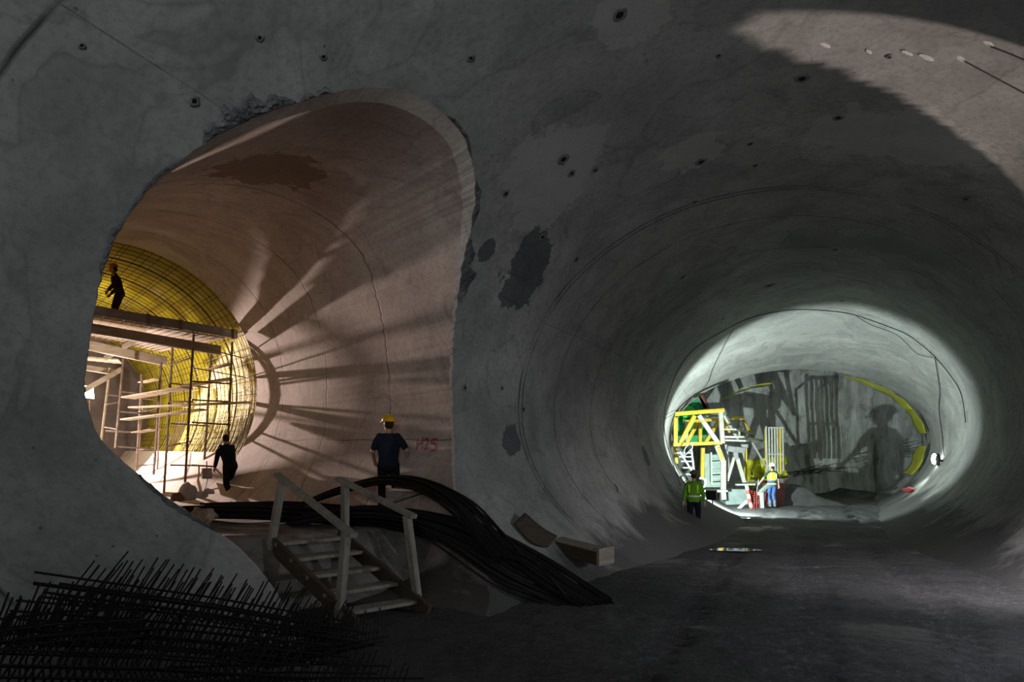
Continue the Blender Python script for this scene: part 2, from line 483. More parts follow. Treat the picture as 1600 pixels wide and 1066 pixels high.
# yellow sheet behind the bars
def memb_mat():
    m = N('yellow membrane'); n1 = m.noise(.9, 4, .6, .5); n2 = m.noise(3.5, 5, .6, 1.5)
    c = m.ramp(n1, [(.3, (.34,.29,.010,1)), (.6, (.48,.40,.02,1)), (.8, (.42,.38,.04,1))])
    wt = m.ramp(m.noise(1.4, 3, .5, .4), [(.63, g(0)), (.70, g(.5))])
    c = m.mix(wt, c, (.7,.68,.55,1))
    m.l(c, m.b.inputs['Base Color']); m.b.inputs['Roughness'].default_value = .65; m.b.inputs['Specular IOR Level'].default_value = .08
    m.l(m.bump(m.math('ADD', n2, m.noise(1.2, 2)), .7, .12), m.b.inputs['Normal'])
    return m.m
m_memb = memb_mat()
mb = MB(); rows = []
for t in np.arange(0.05, 14.2, .25):
    rows.append([RINGC + U*t + (R_*math.sin(a) + Z_*math.cos(a))*(RR+.32+.06*noise.noise((t*.8, a*2.2, 0))) for a in np.radians(np.linspace(-140, 140, 90))])
mb.grid(rows)
sheet = mb.build('waterproof_sheet', m_memb, loc=tuple(side(0, 5, .6)), smooth=True)
props(sheet, 'yellow plastic waterproofing sheet behind the steel bars of the side tunnel', 'sheet')
m_rock = simple('dark rock', (.10,.10,.10,1), .9, 0, .5, 1.2, .9, .2)
mb = MB()
mb.v = [RINGC + U*14.2 + (R_*math.sin(a) + Z_*math.cos(a))*(RR+.6) for a in np.radians(np.arange(0, 360, 8))]; mb.f = [list(range(len(mb.v)))]
m_far = simple('far chamber wall', (.16,.13,.13,1), .9, 0, .4, .8, .5)
mb.build('wall_far', m_far, loc=tuple(side(0, 14.2, .3)))['kind'] = 'structure'

# ------------------------------------------------------------------ floors
def floor_mat():
    m = N('wet mud floor'); big = m.noise(.35, 6, .65, .4); mid = m.noise(2.2, 8, .7); fine = m.noise(16, 9, .8)
    c = m.ramp(big, [(.35, (.050,.050,.052,1)), (.55, (.080,.080,.083,1)), (.72, (.125,.123,.125,1))])
    c = m.mix(m.ramp(mid, [(.45, g(0)), (.62, g(.6))]), c, (.030,.030,.031,1))
    c = m.mix(m.ramp(fine, [(.52, g(0)), (.64, g(.8))]), c, (.17,.17,.175,1))
    m.l(c, m.b.inputs['Base Color'])
    r = m.ramp(m.noise(.5, 4, .6, .6), [(.34, g(.35)), (.40, g(.7)), (.6, g(.95))])
    m.l(r, m.b.inputs['Roughness']); m.b.inputs['Specular IOR Level'].default_value = .35
    h = m.math('ADD', m.math('MULTIPLY', mid, .7), m.math('MULTIPLY', fine, .35))
    m.l(m.bump(h, 1.0, .16), m.b.inputs['Normal'])
    return m.m
m_floor = floor_mat()
mb = MB(); rows = []
ys = list(np.arange(-10.8, 3, .6)) + list(np.arange(3, 5.5, .1)) + list(np.arange(5.5, 11, .05)) + list(np.arange(11, 16, .1)) + list(np.arange(16, 37.5, .3))
xs_n = 190
for y in ys:
    yc = min(y, 30); half = t_a(yc)*.80; cx = t_cx(yc); row = []
    L = cx - half; R = cx + half
    if 5.5 < y < 12: L = min(L, -4.2)
    for k in range(xs_n+1):
        x = L + (R - L)*k/xs_n
        z = zfloor(y) + .030*noise.noise((x*.8, y*.8, 0)) + .014*noise.noise((x*2.6, y*2.6, 3)) + .012*noise.noise((x*7, y*7, 5)) + .006*noise.noise((x*15, y*15, 8))
        # wheel ruts running up the tunnel with tread bars pressed in
        for (off, wd) in ((-1.2, .30), (.28, .40), (1.9, .34)):
            xr = cx - .2 + off + .25*math.sin(y*.25)
            u = (x - xr)/wd
            if abs(u) < 1.3:
                z -= .026*math.exp(-u**4*2.2)
                if abs(u) < 1: z += .024*math.sin((y + abs(u)*.12)*2*math.pi/.26)*(1-u*u)
        e = abs((x - cx)/(t_a(yc)*.64)); 
        if e > 1 and not (x < cx and 5.2 < y < 12): z += (e-1)**1.2*1.5
        row.append((x, y, z))
    rows.append(row)
mb.grid(rows); mb.f = [q[::-1] for q in mb.f]
fl = mb.build('floor', m_floor, loc=(0,0,0), smooth=True); props(fl, 'dark muddy tunnel floor with tyre tracks', 'floor', kind='structure')

m_plat = simple('dusty concrete floor', (.20,.185,.17,1), .92, 0, .3, 1.6, .8, .2, col2=(.11,.10,.09,1))
def zplat(t): return .85 if t < -5 else .85 - .17*min(1, (t+5)/5)
mb = MB(); rows = []
# front edge of the platform: from the left jamb to the pillar
A, B = V((-4.25, 7.6, 0)), V((-.75, 10.75, 0))
for i, s in enumerate(np.linspace(0, 1, 60)):
    e = A.lerp(B, s); row = []
    for (d, z) in ((-.62, -.06), (-.5, .10), (-.38, .30), (-.27, .52), (-.14, .71), (0, .83), (.2, .86)):
        q = e + U*d; w = .09*noise.noise((q.x*1.6, q.y*1.6, z*1.5)) + .05*noise.noise((q.x*5, q.y*5, z*4))
        row.append(q + U*w*1.5 + Z_*(z + w*.6))
    for d in np.linspace(.5, 19.5, 54):
        q = e + U*d; t = (q - RINGC).dot(U)
        row.append(V((q.x, q.y, zplat(t) + .03*noise.noise((q.x*1.2, q.y*1.2, 0)) + .015*noise.noise((q.x*4, q.y*4, 2)))))
    rows.append(row)
mb.grid(rows); mb.f = [q[::-1] for q in mb.f]
pf = mb.build('floor_platform', m_plat, loc=(0,0,0), smooth=True); props(pf, 'raised dusty floor of the side tunnel', 'floor', kind='structure')

# ------------------------------------------------------------------ chamber beyond the main lining
def rock_mat():
    m = N('wet shotcrete face'); 
    mp = m.n('ShaderNodeMapping'); m.l(m.coord(), mp.inputs[0]); mp.inputs['Scale'].default_value = (1, 1, .16)
    st = m.noise(1.1, 6, .65, .7, mp.outputs[0]); st2 = m.noise(3.2, 6, .7, .4, mp.outputs[0]); b = m.noise(.7, 6, .65, .4)
    c = m.ramp(st, [(.34, (.10,.10,.095,1)), (.44, (.36,.36,.35,1)), (.56, (.50,.51,.51,1)), (.66, (.62,.64,.65,1))])
    c = m.mix(m.ramp(st2, [(.52, g(0)), (.66, g(.5))]), c, (.09,.088,.08,1))
    c = m.mix(m.ramp(b, [(.58, g(0)), (.66, g(.6))]), c, (.17,.15,.10,1))
    m.l(c, m.b.inputs['Base Color']); m.b.inputs['Roughness'].default_value = .55
    m.l(m.bump(m.math('ADD', m.noise(2.4, 8, .7), m.math('MULTIPLY', m.noise(9, 6, .7), .5)), .6, .07), m.b.inputs['Normal'])
    return m.m
m_face = rock_mat()
mb = MB(); rows = []
for z in np.arange(-1.6, 8.0, .16):
    rows.append([(x, 36 + .35*noise.noise((x*.35, z*.3, 0)) + .16*noise.noise((x*1.1, z*.9, 3)) + .07*noise.noise((x*3, z*2.2, 7)) , z) for x in np.arange(5, 24.5, .16)])
mb.grid(rows); fc = mb.build('wall_back', m_face, loc=(0,0,0), smooth=True); props(fc, 'wet grey rock face closing the main tunnel', 'wall', kind='structure')
mb = MB(); rows = []
for y in np.arange(30.2, 36.8, .3):
    s = (y-30)/6.5; cx = 12.9 + .35*(y-30); a = 6.15 + .9*s; top = 5.9 + .9*s
    rows.append([(cx + a*math.sin(t) + .12*noise.noise((y, t*4, 0)), y, 2.2 + ((top-2.2) if math.cos(t) > 0 else 3.4)*math.cos(t) + .12*noise.noise((y, t*4, 4))) for t in np.radians(np.linspace(-180, 180, 120))])
mb.grid(rows); ch = mb.build('wall_chamber', m_face, loc=(0,0,0), smooth=True); props(ch, 'rough sprayed rock walls beyond the finished lining', 'wall', kind='structure')
# cut end of the main lining
mb = MB(); 
mb.grid([[tube_pt(30.0, t) for t in np.radians(np.linspace(-180,180,121))], [V((12.9+6.25*math.sin(t), 30.22, 2.3+(3.75 if math.cos(t)>0 else 3.5)*math.cos(t))) for t in np.radians(np.linspace(-180,180,121))]])
mb.build('lining_end', m_reveal, wall_main, uv=[(0, i*.2) for i in range(242)])
# yellow sheet strips hanging past the lining end
m_yel = simple('yellow sheet', (.50,.50,.03,1), .35, 0, .3, 2.5, .5, .5)
def strip(name, label, t0, t1, y0, y1, k0, seed):
    mb = MB(); rows = []
    for y in np.linspace(y0, y1, 9):
        s = (y-30)/6.5; cx = 12.9+.35*(y-30)
        row = []
        for t in np.radians(np.linspace(t0, t1, 40)):
            e = .10*noise.noise((y*1.4, t*5, seed)); a = (5.85+.5*s)*k0 + e; b = ((5.55 + .35*s - 2.2)*k0 if math.cos(t) > 0 else 3.1*k0) + e
            yy = y + .25*noise.noise((t*6, seed, y*.2))
            row.append((cx + a*math.sin(t), yy, 2.2 + b*math.cos(t)))
        rows.append(row)
    mb.grid(rows); o = mb.build(name, m_yel, smooth=True); props(o, label, 'sheet')
    o.modifiers.new('th', 'SOLIDIFY').thickness = .01
    return o
strip('waterproof_sheet', 'thin yellow waterproofing sheet edging the upper right of the far opening', 22, 62, 30.5, 32.6, .985, 1)
strip('waterproof_sheet', 'yellow waterproofing sheet hanging at the right side of the far opening', 62, 82, 30.4, 32.8, .98, 2)
strip('waterproof_sheet', 'crumpled yellow sheet at the lower right of the far opening above red netting', 92, 118, 30.4, 33.0, .97, 3)
strip('waterproof_sheet', 'narrow yellow sheet on the upper left vault behind the gantry', -44, -14, 31.6, 33.6, .86, 4)
mb = MB(); rows = []
for i, u in enumerate(np.linspace(0, 1, 24)):
    rows.append([at(1163 + 66*u + 3*math.sin(w*9), 719 + 34*w - 6*u, 31.8 + .35*math.sin(u*11 + w*3) + .2*math.sin(u*23)) for w in np.linspace(0, 1, 10)])
mb.grid(rows); ys_ = mb.build('waterproof_sheet', m_yel, smooth=True); props(ys_, 'folded yellow sheet hanging behind the worker in the white helmet', 'sheet'); ys_.modifiers.new('th', 'SOLIDIFY').thickness = .01

# ------------------------------------------------------------------ common materials
m_rebar = simple('rusty steel bar', (.055,.036,.026,1), .75, .3, .4, 9, .2)
m_rebar_dark = simple('dark steel bar', (.006,.0045,.004,1), .7, .2, .4, 9, .2)
m_mesh_bar = simple('reinforcement steel', (.06,.04,.03,1), .8, .1, .4, 6, .2)
m_steelpipe = simple('weathered scaffold pipe', (.16,.12,.10,1), .6, .3, .35, 7, .2)
def wood_mat(name, a, b, sc=(1, 1, 1)):
    m = N(name); mp = m.n('ShaderNodeMapping'); m.l(m.coord(), mp.inputs[0]); mp.inputs['Scale'].default_value = sc
    n1 = m.noise(4, 6, .7, .8, mp.outputs[0]); c = m.ramp(n1, [(.3, a), (.65, b)])
    c = m.mix(m.ramp(m.noise(1.5, 5), [(.5, g(0)), (.7, g(.5))]), c, tuple(x*.4 for x in a[:3])+(1,))
    m.l(c, m.b.inputs['Base Color']); m.b.inputs['Roughness'].default_value = .8
    m.l(m.bump(n1, .3, .01), m.b.inputs['Normal']); return m.m
m_wood = wood_mat('weathered timber', (.17,.14,.10,1), (.36,.31,.24,1), (.6, .6, 2.5))
m_stair = wood_mat('grey stair timber', (.13,.12,.10,1), (.30,.28,.24,1), (2, 2, .8))
m_board = wood_mat('scaffold board', (.30,.23,.17,1), (.55,.45,.36,1), (3, .8, 1))
m_stringer = wood_mat('brown stair timber', (.035,.024,.016,1), (.075,.052,.035,1), (.8, .8, 2))
m_alu = simple('grey channel steel', (.26,.25,.24,1), .5, .5, .3, 5, .2)

# ------------------------------------------------------------------ reinforcement cage lining the side tunnel
cage = thing('reinforcement_cage', 'curved cage of crossing steel bars in front of the yellow sheet in the side tunnel', 'steel bars', tuple(side(0, 5, .6)))
hoops = list(np.arange(.06, 13.4, .36))
for i, t in enumerate(hoops):
    rad = RR + .10
    pts = [side(rad*math.sin(a), t + .01*noise.noise((t*9, a*3, 0)), RINGC.z + rad*math.cos(a)) for a in np.radians(np.linspace(-60, 128, 44))]
    MB().tube(pts, .008 if i % 5 else .018, 5).build('hoop_bar', m_mesh_bar, cage)
for a in np.radians(np.arange(-36, 118, 3.9)):
    rad = RR + .075; w = .02*math.sin(a*37)
    MB().tube([side(rad*math.sin(a + w), t, RINGC.z + rad*math.cos(a + w)) for t in np.linspace(.05, 13.4, 10)], .008, 5).build('lengthwise_bar', m_mesh_bar, cage)
random.seed(3)
for i in range(64):                                                         # doubled splice bars standing up from the kicker
    t = .12 + i*.12 + random.uniform(-.02, .02); top = random.uniform(97, 104); rad = RR + .02
    pts = [side(rad*math.sin(a), t + .14*(k/9), RINGC.z + rad*math.cos(a)) for k, a in enumerate(np.radians(np.linspace(128, top, 10)))]
    MB().tube(pts, .009, 5).build('starter_bar', m_mesh_bar, cage)

# ------------------------------------------------------------------ scaffold and deck
def S(px, py, t): return sidepx(px, py, t)
tower = thing('scaffold_tower', 'front scaffold frame of rusty pipes below the right end of the deck', 'scaffold', tuple(S(300, 770, 1.2)))
# standards: pixel top, pixel foot, section
T1 = {'a': ((303,518),(289,757),.8), 'b': ((363,534),(354,745),.8), 'c': ((270,536),(256,773),2.1), 'd': ((330,553),(318,742),2.1)}
for k, (p, q, t) in T1.items():
    MB().tube([S(*p, t), S(*q, t)], .030, 8).build('standard', m_steelpipe, tower)
def seg(parent, p, tp, q, tq, name='ledger', r=.022, mat=None):
    return MB().tube([S(*p, tp), S(*q, tq)], r, 7).build(name, mat or m_steelpipe, parent)
for (ya, yb) in ((596,600),(625,628),(660,664),(727,731)):
    seg(tower, (299,ya), .8, (361,yb), .8)
for (ya, yb) in ((599,606),(662,666),(727,728)):
    seg(tower, (266,ya), 2.1, (327,yb), 2.1)
for (a_, b_) in (((302,558),(268,570)),((301,628),(264,628)),((361,570),(329,578)),((297,690),(260,698))):
    seg(tower, a_, .8, b_, 2.1, 'transom')
seg(tower, (302,540), .8, (382,560), .75, 'brace', .014); seg(tower, (303,575), .8, (384,590), .75, 'brace', .014)
tower2 = thing('scaffold_tower', 'scaffold frame at the left behind the front frame, near the floodlight', 'scaffold', tuple(S(210, 740, 3.6)))
T2 = {'a': ((193,560),(180,700),3.0), 'b': ((252,566),(240,742),3.0), 'c': ((222,590),(213,735),4.6), 'd': ((172,575),(158,690),4.6)}
for k, (p, q, t) in T2.items(): MB().tube([S(*p, t), S(*q, t)], .032, 8).build('standard', m_wood if k == 'd' else m_steelpipe, tower2)
for (a_, ta, b_, tb) in (((190,612),3.0,(249,618),3.0),((187,643),3.0,(246,648),3.0),((184,698),3.0,(243,702),3.0),((168,617),4.6,(219,622),4.6),((164,674),4.6,(216,676),4.6),((190,628),3.0,(166,632),4.6),((248,640),3.0,(217,644),4.6),((185,672),3.0,(163,668),4.6),((242,726),3.0,(214,728),4.6)):
    seg(tower2, a_, ta, b_, tb)
tower3 = thing('scaffold_tower', 'far scaffold frame standing deepest in the side tunnel, partly hidden by nearer frames', 'scaffold', tuple(S(240, 735, 6.4)))
for (p, q, t) in (((221,585),(214,735),6.0),((252,592),(246,735),6.0),((248,610),(242,730),7.2),((222,606),(216,728),7.2)):
    MB().tube([S(*p, t), S(*q, t)], .030, 8).build('standard', m_steelpipe, tower3)
for (a_, ta, b_, tb) in (((220,598),6.0,(251,592),6.0),((219,622),6.0,(250,626),6.0),((216,676),6.0,(248,672),6.0),((216,704),6.0,(247,700),6.0),((222,640),7.2,(246,642),7.2)):
    seg(tower3, a_, ta, b_, tb)
def plank(name, label, p, tp, q, tq, w, th, group=None, mat=None):
    a_, b_ = S(*p, tp), S(*q, tq); a_.z = b_.z = (a_.z + b_.z)/2 if abs(a_.z - b_.z) < .3 else a_.z
    a_ = S(*p, tp); b_ = S(*q, tq)
    o = MB().beam(a_, b_, w, th).build(name, mat or m_board); props(o, label, 'board', group); return o
plank('scaffold_board', 'scaffold board lying across the front frame just under mid height', (285,604), 1.5, (362,592), 1.0, .5, .04)
plank('scaffold_board', 'long scaffold board at mid height reaching past the right pipe of the front frame', (205,637), 2.7, (389,629), .55, .30, .045)
plank('scaffold_board', 'pale lit scaffold board between the left and front frames', (200,622), 2.8, (292,606), 1.6, .55, .04)
plank('scaffold_board', 'scaffold board in the lower middle of the frames, lit on top', (195,656), 2.8, (318,640), 1.5, .45, .04)
plank('scaffold_board', 'short pale board set high between the two right pipes of the front frame', (326,578), 1.9, (360,568), 1.1, .16, .03)
plank('scaffold_board', 'brightly lit board low on the far frame', (213,676), 4.3, (244,671), 3.2, .30, .03)
plank('scaffold_board', 'small lit board between the far pipes near eye level', (221,598), 5.2, (248,592), 4.2, .22, .03)
# deck: beams, boards, toe rail
def tbeam(name, label, p, tp, q, tq, w, h, mat, cat='beam'):
    o = MB().beam(S(*p, tp), S(*q, tq), w, h).build(name, mat); return props(o, label, cat)
rail = tbeam('channel_beam', 'grey steel channel along the top front edge of the scaffold deck', (118,480), .55, (371,523), .55, .06, .22, m_alu)
for u in (.42, .62, .97):
    a_, b_ = S(118,480,.55), S(371,523,.55); c_ = a_.lerp(b_, u)
    MB().box(c_, (.05, .12, .26)).build('bracket', m_steelpipe, rail)
tbeam('timber_beam', 'brown timber beam carrying the front of the deck boards', (110,508), 1.0, (344,548), 1.0, .14, .24, m_wood)
tbeam('timber_beam', 'lower timber beam carrying the back of the deck boards, its end free in the air', (110,534), 3.4, (260,565), 3.4, .16, .26, m_wood)
random.seed(5)
fa_, fb_ = S(110,498,1.0), S(344,536,1.0); ba_, bb_ = S(110,523,3.4), S(262,552,3.4)
fa_.z += .10; fb_.z += .10; ba_.z += .10; bb_.z += .10
ND = 16
for i in range(ND):
    u = (i + .5)/ND; p, q = fa_.lerp(fb_, u), ba_.lerp(bb_, u); d = (q - p).normalized()
    wd = (fb_ - fa_).length/ND*.96
    o = MB().beam(p - d*.25, q + d*.35, wd*abs((fb_-fa_).normalized().cross(d).z), .045).build('deck_board', m_board)
    props(o, 'pale deck board lying side by side with others under the person on the scaffold', 'board', 'boards of the scaffold deck')
tbeam('timber_beam', 'timber joist under the deck boards running towards the lamp', (222,525), 2.2, (165,560), 4.6, .10, .12, m_wood)
tbeam('timber_beam', 'timber running behind the lower beam near the left edge of the opening', (118,572), 5.0, (180,582), 5.0, .12, .16, m_wood)
tbeam('timber_beam', 'sloping timber strut leaning at the left of the scaffold above the floodlight', (128,612), 4.2, (190,577), 4.2, .12, .14, m_wood)
# second deck of boards deeper in the tunnel
fa2, fb2 = S(112,556,4.6), S(182,562,4.6); ba2, bb2 = S(112,560,7.2), S(190,568,7.2)
for i in range(6):
    u = (i+.5)/6; p, q = fa2.lerp(fb2, u), ba2.lerp(bb2, u)
    o = MB().beam(p, q, .28, .04).build('deck_board', m_board); props(o, 'board of the deck further into the side tunnel, seen from below at the left', 'board', 'boards of the far deck')
# floodlights in the side tunnel
m_glow = emit('lit lamp glass', (1, .86, .70, 1), 60)
m_black = simple('black housing', (.02,.02,.02,1), .5, 0, .2, 8, .1)
def flood(label, base, head, aim, glow, sz=.34, name='floodlight', pole=True):
    r = thing(name, label, 'lamp', tuple(base)); d = (V(aim) - V(head)).normalized(); x = d.cross(Z_).normalized(); y = x.cross(d)
    if pole:
        MB().tube([base, V(head) - y*sz*.55], .025, 8).build('pole', m_steelpipe, r)
        for k in range(3):
            t = k*2.1; MB().tube([V(base) + Z_*.45, V(base) + V((.35*math.cos(t), .35*math.sin(t), .015))], .015, 6).build('leg', m_steelpipe, r)
    hd = MB().box(V(head) - d*.07, (sz*1.1, sz, .14), (x, y, d)).build('lamp_housing', m_black, r)
    MB().box(V(head) + d*.012, (sz*.96, sz*.84, .02), (x, y, d)).build('lamp_glass', glow, hd)
    return r
LP = S(139,613,10.5)
flood('bright floodlight at the left edge of the side opening behind the scaffold', side((LP-RINGC).dot(R_), 10.5, zplat(10.5)), LP, LP + R_*1.0 - U*.8 + Z_*.1, m_glow, .5)

# ------------------------------------------------------------------ small things on the platform
m_sack = simple('white sack', (.55,.53,.50,1), .85, 0, .2, 5, .6)
def lump(name, label, cat, c, sc, mat, seed, rough=.25):
    mb = MB(); mb.ball((0,0,0), 1, (1,1,1), 22, 14)
    vs = []
    for v in mb.v:
        k = 1 + rough*noise.noise(v*1.3 + V((seed,0,0))) + rough*.5*noise.noise(v*3.1 + V((seed,4,0)))
        q = V((v.x*sc[0]*k, v.y*sc[1]*k, max(v.z, -.55)*sc[2]*k)); vs.append(V(c) + q + Z_*sc[2]*.52)
    mb.v = vs; o = mb.build(name, mat, smooth=True); return props(o, label, cat)
p = at(292, 781, 14.6); lump('white_sack', 'white sack standing slumped at the foot of the scaffold pipe', 'sack', p, (.20,.18,.24), m_sack, 1)
p = at(311, 778, 14.7); lump('white_sack', 'flat pale bag beside the white sack on the tunnel floor', 'sack', p, (.17,.15,.09), m_sack, 5)
p = at(326, 772, 14.9); lump('white_sack', 'small crumpled pale bag farthest right of the bags by the scaffold', 'sack', p, (.13,.11,.08), m_sack, 9)
p = at(277, 783, 14.4); lump('rubble_lump', 'brown lump of rubble left of the white sack', 'rubble', p, (.14,.13,.12), simple('brown rubble', (.2,.14,.1,1), .95, 0, .4, 6, .8), 3)
bag = lump('rubble_block', 'tan broken concrete block on the platform edge left of the bar bundle', 'rubble', at(316, 815, 9.2), (.20,.17,.12), simple('tan rubble', (.36,.27,.19,1), .95, 0, .35, 7, .9), 12, .4)
bx = thing('electric_box', 'grey electrical box hanging under the bars near the dark walking worker', 'box', tuple(S(323,752,.15)))
c_ = S(323,740,.15)
MB().box(c_, (.22,.10,.26), (R_, U, Z_)).build('box_body', simple('grey box', (.22,.20,.19,1), .6), bx)
MB().box(c_ - U*.056, (.17,.012,.20), (R_, U, Z_)).build('box_door', simple('box door', (.32,.30,.29,1), .6), bx)
MB().tube([c_ + Z_*.13, c_ + Z_*.3], .012, 6).build('hanger', m_mesh_bar, bx)
MB().tube([c_ - Z_*.13 + R_*.02, S(322,760,.0), S(318,768,-.1), S(310,775,-.2)], .010, 6).build('cord', m_black, bx)
props(MB().tube([S(395,668,-.02), S(402,671,-.1) , S(420,676,-.45)], .016, 6).build('bent_bar', m_rebar), 'short bent bar sticking out of the right end of the side lining', 'steel bar')

# H25 sprayed in red on the side lining
def sidewall_at(px, py):
    d = V(((px-CX)/F, 1, (HY-py)/F)); best = None
    hitb, loc, nrm, idx = wall_side.ray_cast(V((0,0,EYE)), d.normalized())
    return loc, nrm
m_red = simple('red spray paint', (.30,.02,.02,1), .8, 0, .4, 30, 0)
STROKES = [[(653,686),(651,702)],[(661,684),(659,702)],[(652,695),(660,693)],
           [(663,689),(666,685),(669,687),(668,692),(663,702),(670,700)],
           [(683,686),(675,688),(674,693),(679,693),(682,697),(680,703),(673,705)]]
mark = None
mb = MB()
for st in STROKES:
    pts = []
    for i in range(len(st)-1):
        for k in range(6):
            u = k/5; l, nn = sidewall_at(st[i][0] + (st[i+1][0]-st[i][0])*u, st[i][1] + (st[i+1][1]-st[i][1])*u)
            if nn.dot(V((0,0,EYE)) - l) < 0: nn = -nn
            pts.append((l + nn*.004, nn))
    for i in range(len(pts)-1):
        (p, n1), (q, n2) = pts[i], pts[i+1]
        if (q-p).length < 1e-5: continue
        s = (q-p).cross(n1).normalized()*.017; b = len(mb.v); e = (q-p)*.15
        mb.v += [p-s-e, p+s-e, q+s+e, q-s+e]; mb.f.append([b,b+1,b+2,b+3])
mb.build('painted_mark', m_red, wall_side)

# ------------------------------------------------------------------ timber stairs
def stairs():
    BLp, W, UP = V((-1.92, 7.62, 0)), V((.735, .60, 0)), V((-.766, .643, 0))
    run, rise = 1.5, .80
    r = thing('timber_stairs', 'rough timber stairs with handrails leading up to the side tunnel', 'stairs', tuple(BLp + W*.5))
    def P(u, w, z): return BLp + UP*(u*run) + W*w + Z_*z
    for w in (0, 1):
        MB().beam(P(-.16, w, .02), P(1.04, w, .80), .06, .20).build('stringer', m_stringer, r)
    for i in range(5):
        u = (i + .15)/4.3; z = .12 + .165*i
        a_, b_ = P(u, -.02, z), P(u, 1.02, z + .01*(i % 2))
        MB().beam(a_, b_, .24, .045).build('tread', m_stair, r)
    # posts: (foot, top) given where they stand
    posts = [((.02, -.03, .02), at(541,832,7.55)), ((.98, -.04, .70), at(441,752,8.75)), ((.0, 1.05, .05), at(636,806,8.25)), ((.97, 1.03, .78), at(539,757,9.15))]
    tops = []
    for (f0, tp) in posts:
        MB().beam(P(*f0), tp, .10, .085, (.6,.8,0)).build('post', m_stair, r); tops.append(tp)
    for (i, j, e) in ((0, 1, .10), (2, 3, .12)):
        d = tops[j] - tops[i]
        MB().beam(tops[i] - d*.10 + Z_*.03, tops[j] + d*e + Z_*.03, .10, .055).build('handrail', m_stair, r)
    return r
stairs()

# ------------------------------------------------------------------ loose reinforcing bars
def smoothpath(ctrl, m=26):
    out = []; n = len(ctrl)
    for i in range(n-1):
        p0, p1, p2, p3 = ctrl[max(i-1,0)], ctrl[i], ctrl[i+1], ctrl[min(i+2,n-1)]
        for k in range(m//(n-1)+1):
            t = k/(m//(n-1)+1)
            out.append(.5*((2*p1)+(p2-p0)*t+(2*p0-5*p1+4*p2-p3)*t*t+(3*p1-p0-3*p2+p3)*t**3))
    out.append(ctrl[-1]); return out
random.seed(11)
def bundle(ctrl, nb, spread, zs, label, group, r=.016, jit=.25, mat=None):
    for i in range(nb):
        a = random.uniform(-1, 1); b = random.uniform(0, 1); e0 = random.uniform(0, jit); e1 = random.uniform(0, jit)
        cs = []
        for k, (c, sp) in enumerate(ctrl):
            s = V(sp).normalized()
            w = a*spread[k] + random.uniform(-.02, .02)
            cs.append(V(c) + s*w + Z_*(b*zs[k] + random.uniform(-.012, .012)))
        cs[0] = cs[0].lerp(cs[1], e0); cs[-1] = cs[-1].lerp(cs[-2], e1*.6)
        o = MB().tube(smoothpath(cs), r*random.uniform(.8, 1.15), 5).build('reinforcing_bar', mat or m_rebar_dark, loc=tuple(cs[-1]))
        props(o, label, 'steel bar', group)
X_ = (1, .5, 0)
# arched bundle rising behind the stairs
bundle([(at(470,792,11.6), (.3,1,0)), (at(535,770,11.2), (.3,1,0)), (at(605,757,10.6), (.4,1,0)), (at(665,768,10.0), (.6,1,0)), (at(722,800,9.5), (.8,.8,0)), (at(765,842,9.2), (1,.6,0)), (at(800,880,8.9), (1,.5,0))],
       34, [.25,.22,.2,.2,.22,.24,.25], [.05,.08,.13,.16,.16,.12,.06], 'long dark bar in the bundle arching up behind the stairs', 'bars of the arched bundle')
# bundle sagging from the platform to the floor
bundle([(at(452,822,9.9), (0,1,0)), (at(560,806,9.9), (0,1,0)), (at(650,816,9.7), (.3,1,0)), (at(740,846,9.4), (.6,.8,0)), (at(825,890,9.1), (.8,.6,0)), (at(890,926,8.8), (.9,.4,0)), (at(935,948,8.55), (1,.3,0))],
       64, [.3,.3,.3,.30,.28,.26,.24], [.12,.14,.16,.22,.20,.12,.05], 'long dark bar in the bundle hanging over the platform edge down to the floor', 'bars of the sagging bundle')
# straight bundle along the platform
bundle([(at(285,806,10.6), (0,1,0)), (at(400,808,10.5), (0,1,0)), (at(520,815,10.3), (0,1,0)), (at(620,826,10.0), (0,1,0)), (at(672,836,9.8), (.2,1,0))],
       44, [.42,.42,.38,.3,.2], [.16,.2,.18,.14,.10], 'dark straight bar lying along the platform with its end right of the stairs', 'bars lying on the platform', .014, .3)
bundle([(at(330,792,12.2), (0,1,0)), (at(450,790,12.0), (0,1,0)), (at(560,796,11.8), (0,1,0))], 16, [.3,.3,.25], [.06,.08,.06], 'dark bar lying behind the straight bundle beside the walking worker', 'bars lying at the back of the platform', .014, .3)
bundle([(at(655,832,9.3), (0,1,0)), (at(720,868,9.0), (.5,.8,0)), (at(795,915,8.8), (.8,.5,0)), (at(862,938,8.7), (1,.3,0)), (at(905,960,8.5), (1,.2,0))], 18, [.1,.16,.2,.2,.16], [.1,.14,.14,.06,.03], 'dark bar drooping at the lower edge of the sagging bundle', 'bars drooping low', .015, .2)
props(MB().tube([at(608,788,9.5), at(660,771,9.9)], .014, 6).build('reinforcing_bar', m_rebar), 'single rusty bar end poking up across the arched bundle by the right handrail', 'steel bar')
props(MB().tube([at(905,955,8.6), at(862,905,8.6), at(838,880,8.8), at(760,838,9.2)], .015, 6).build('reinforcing_bar', m_rebar_dark), 'single bar curving along the bottom edge of the sagging bundle', 'steel bar')

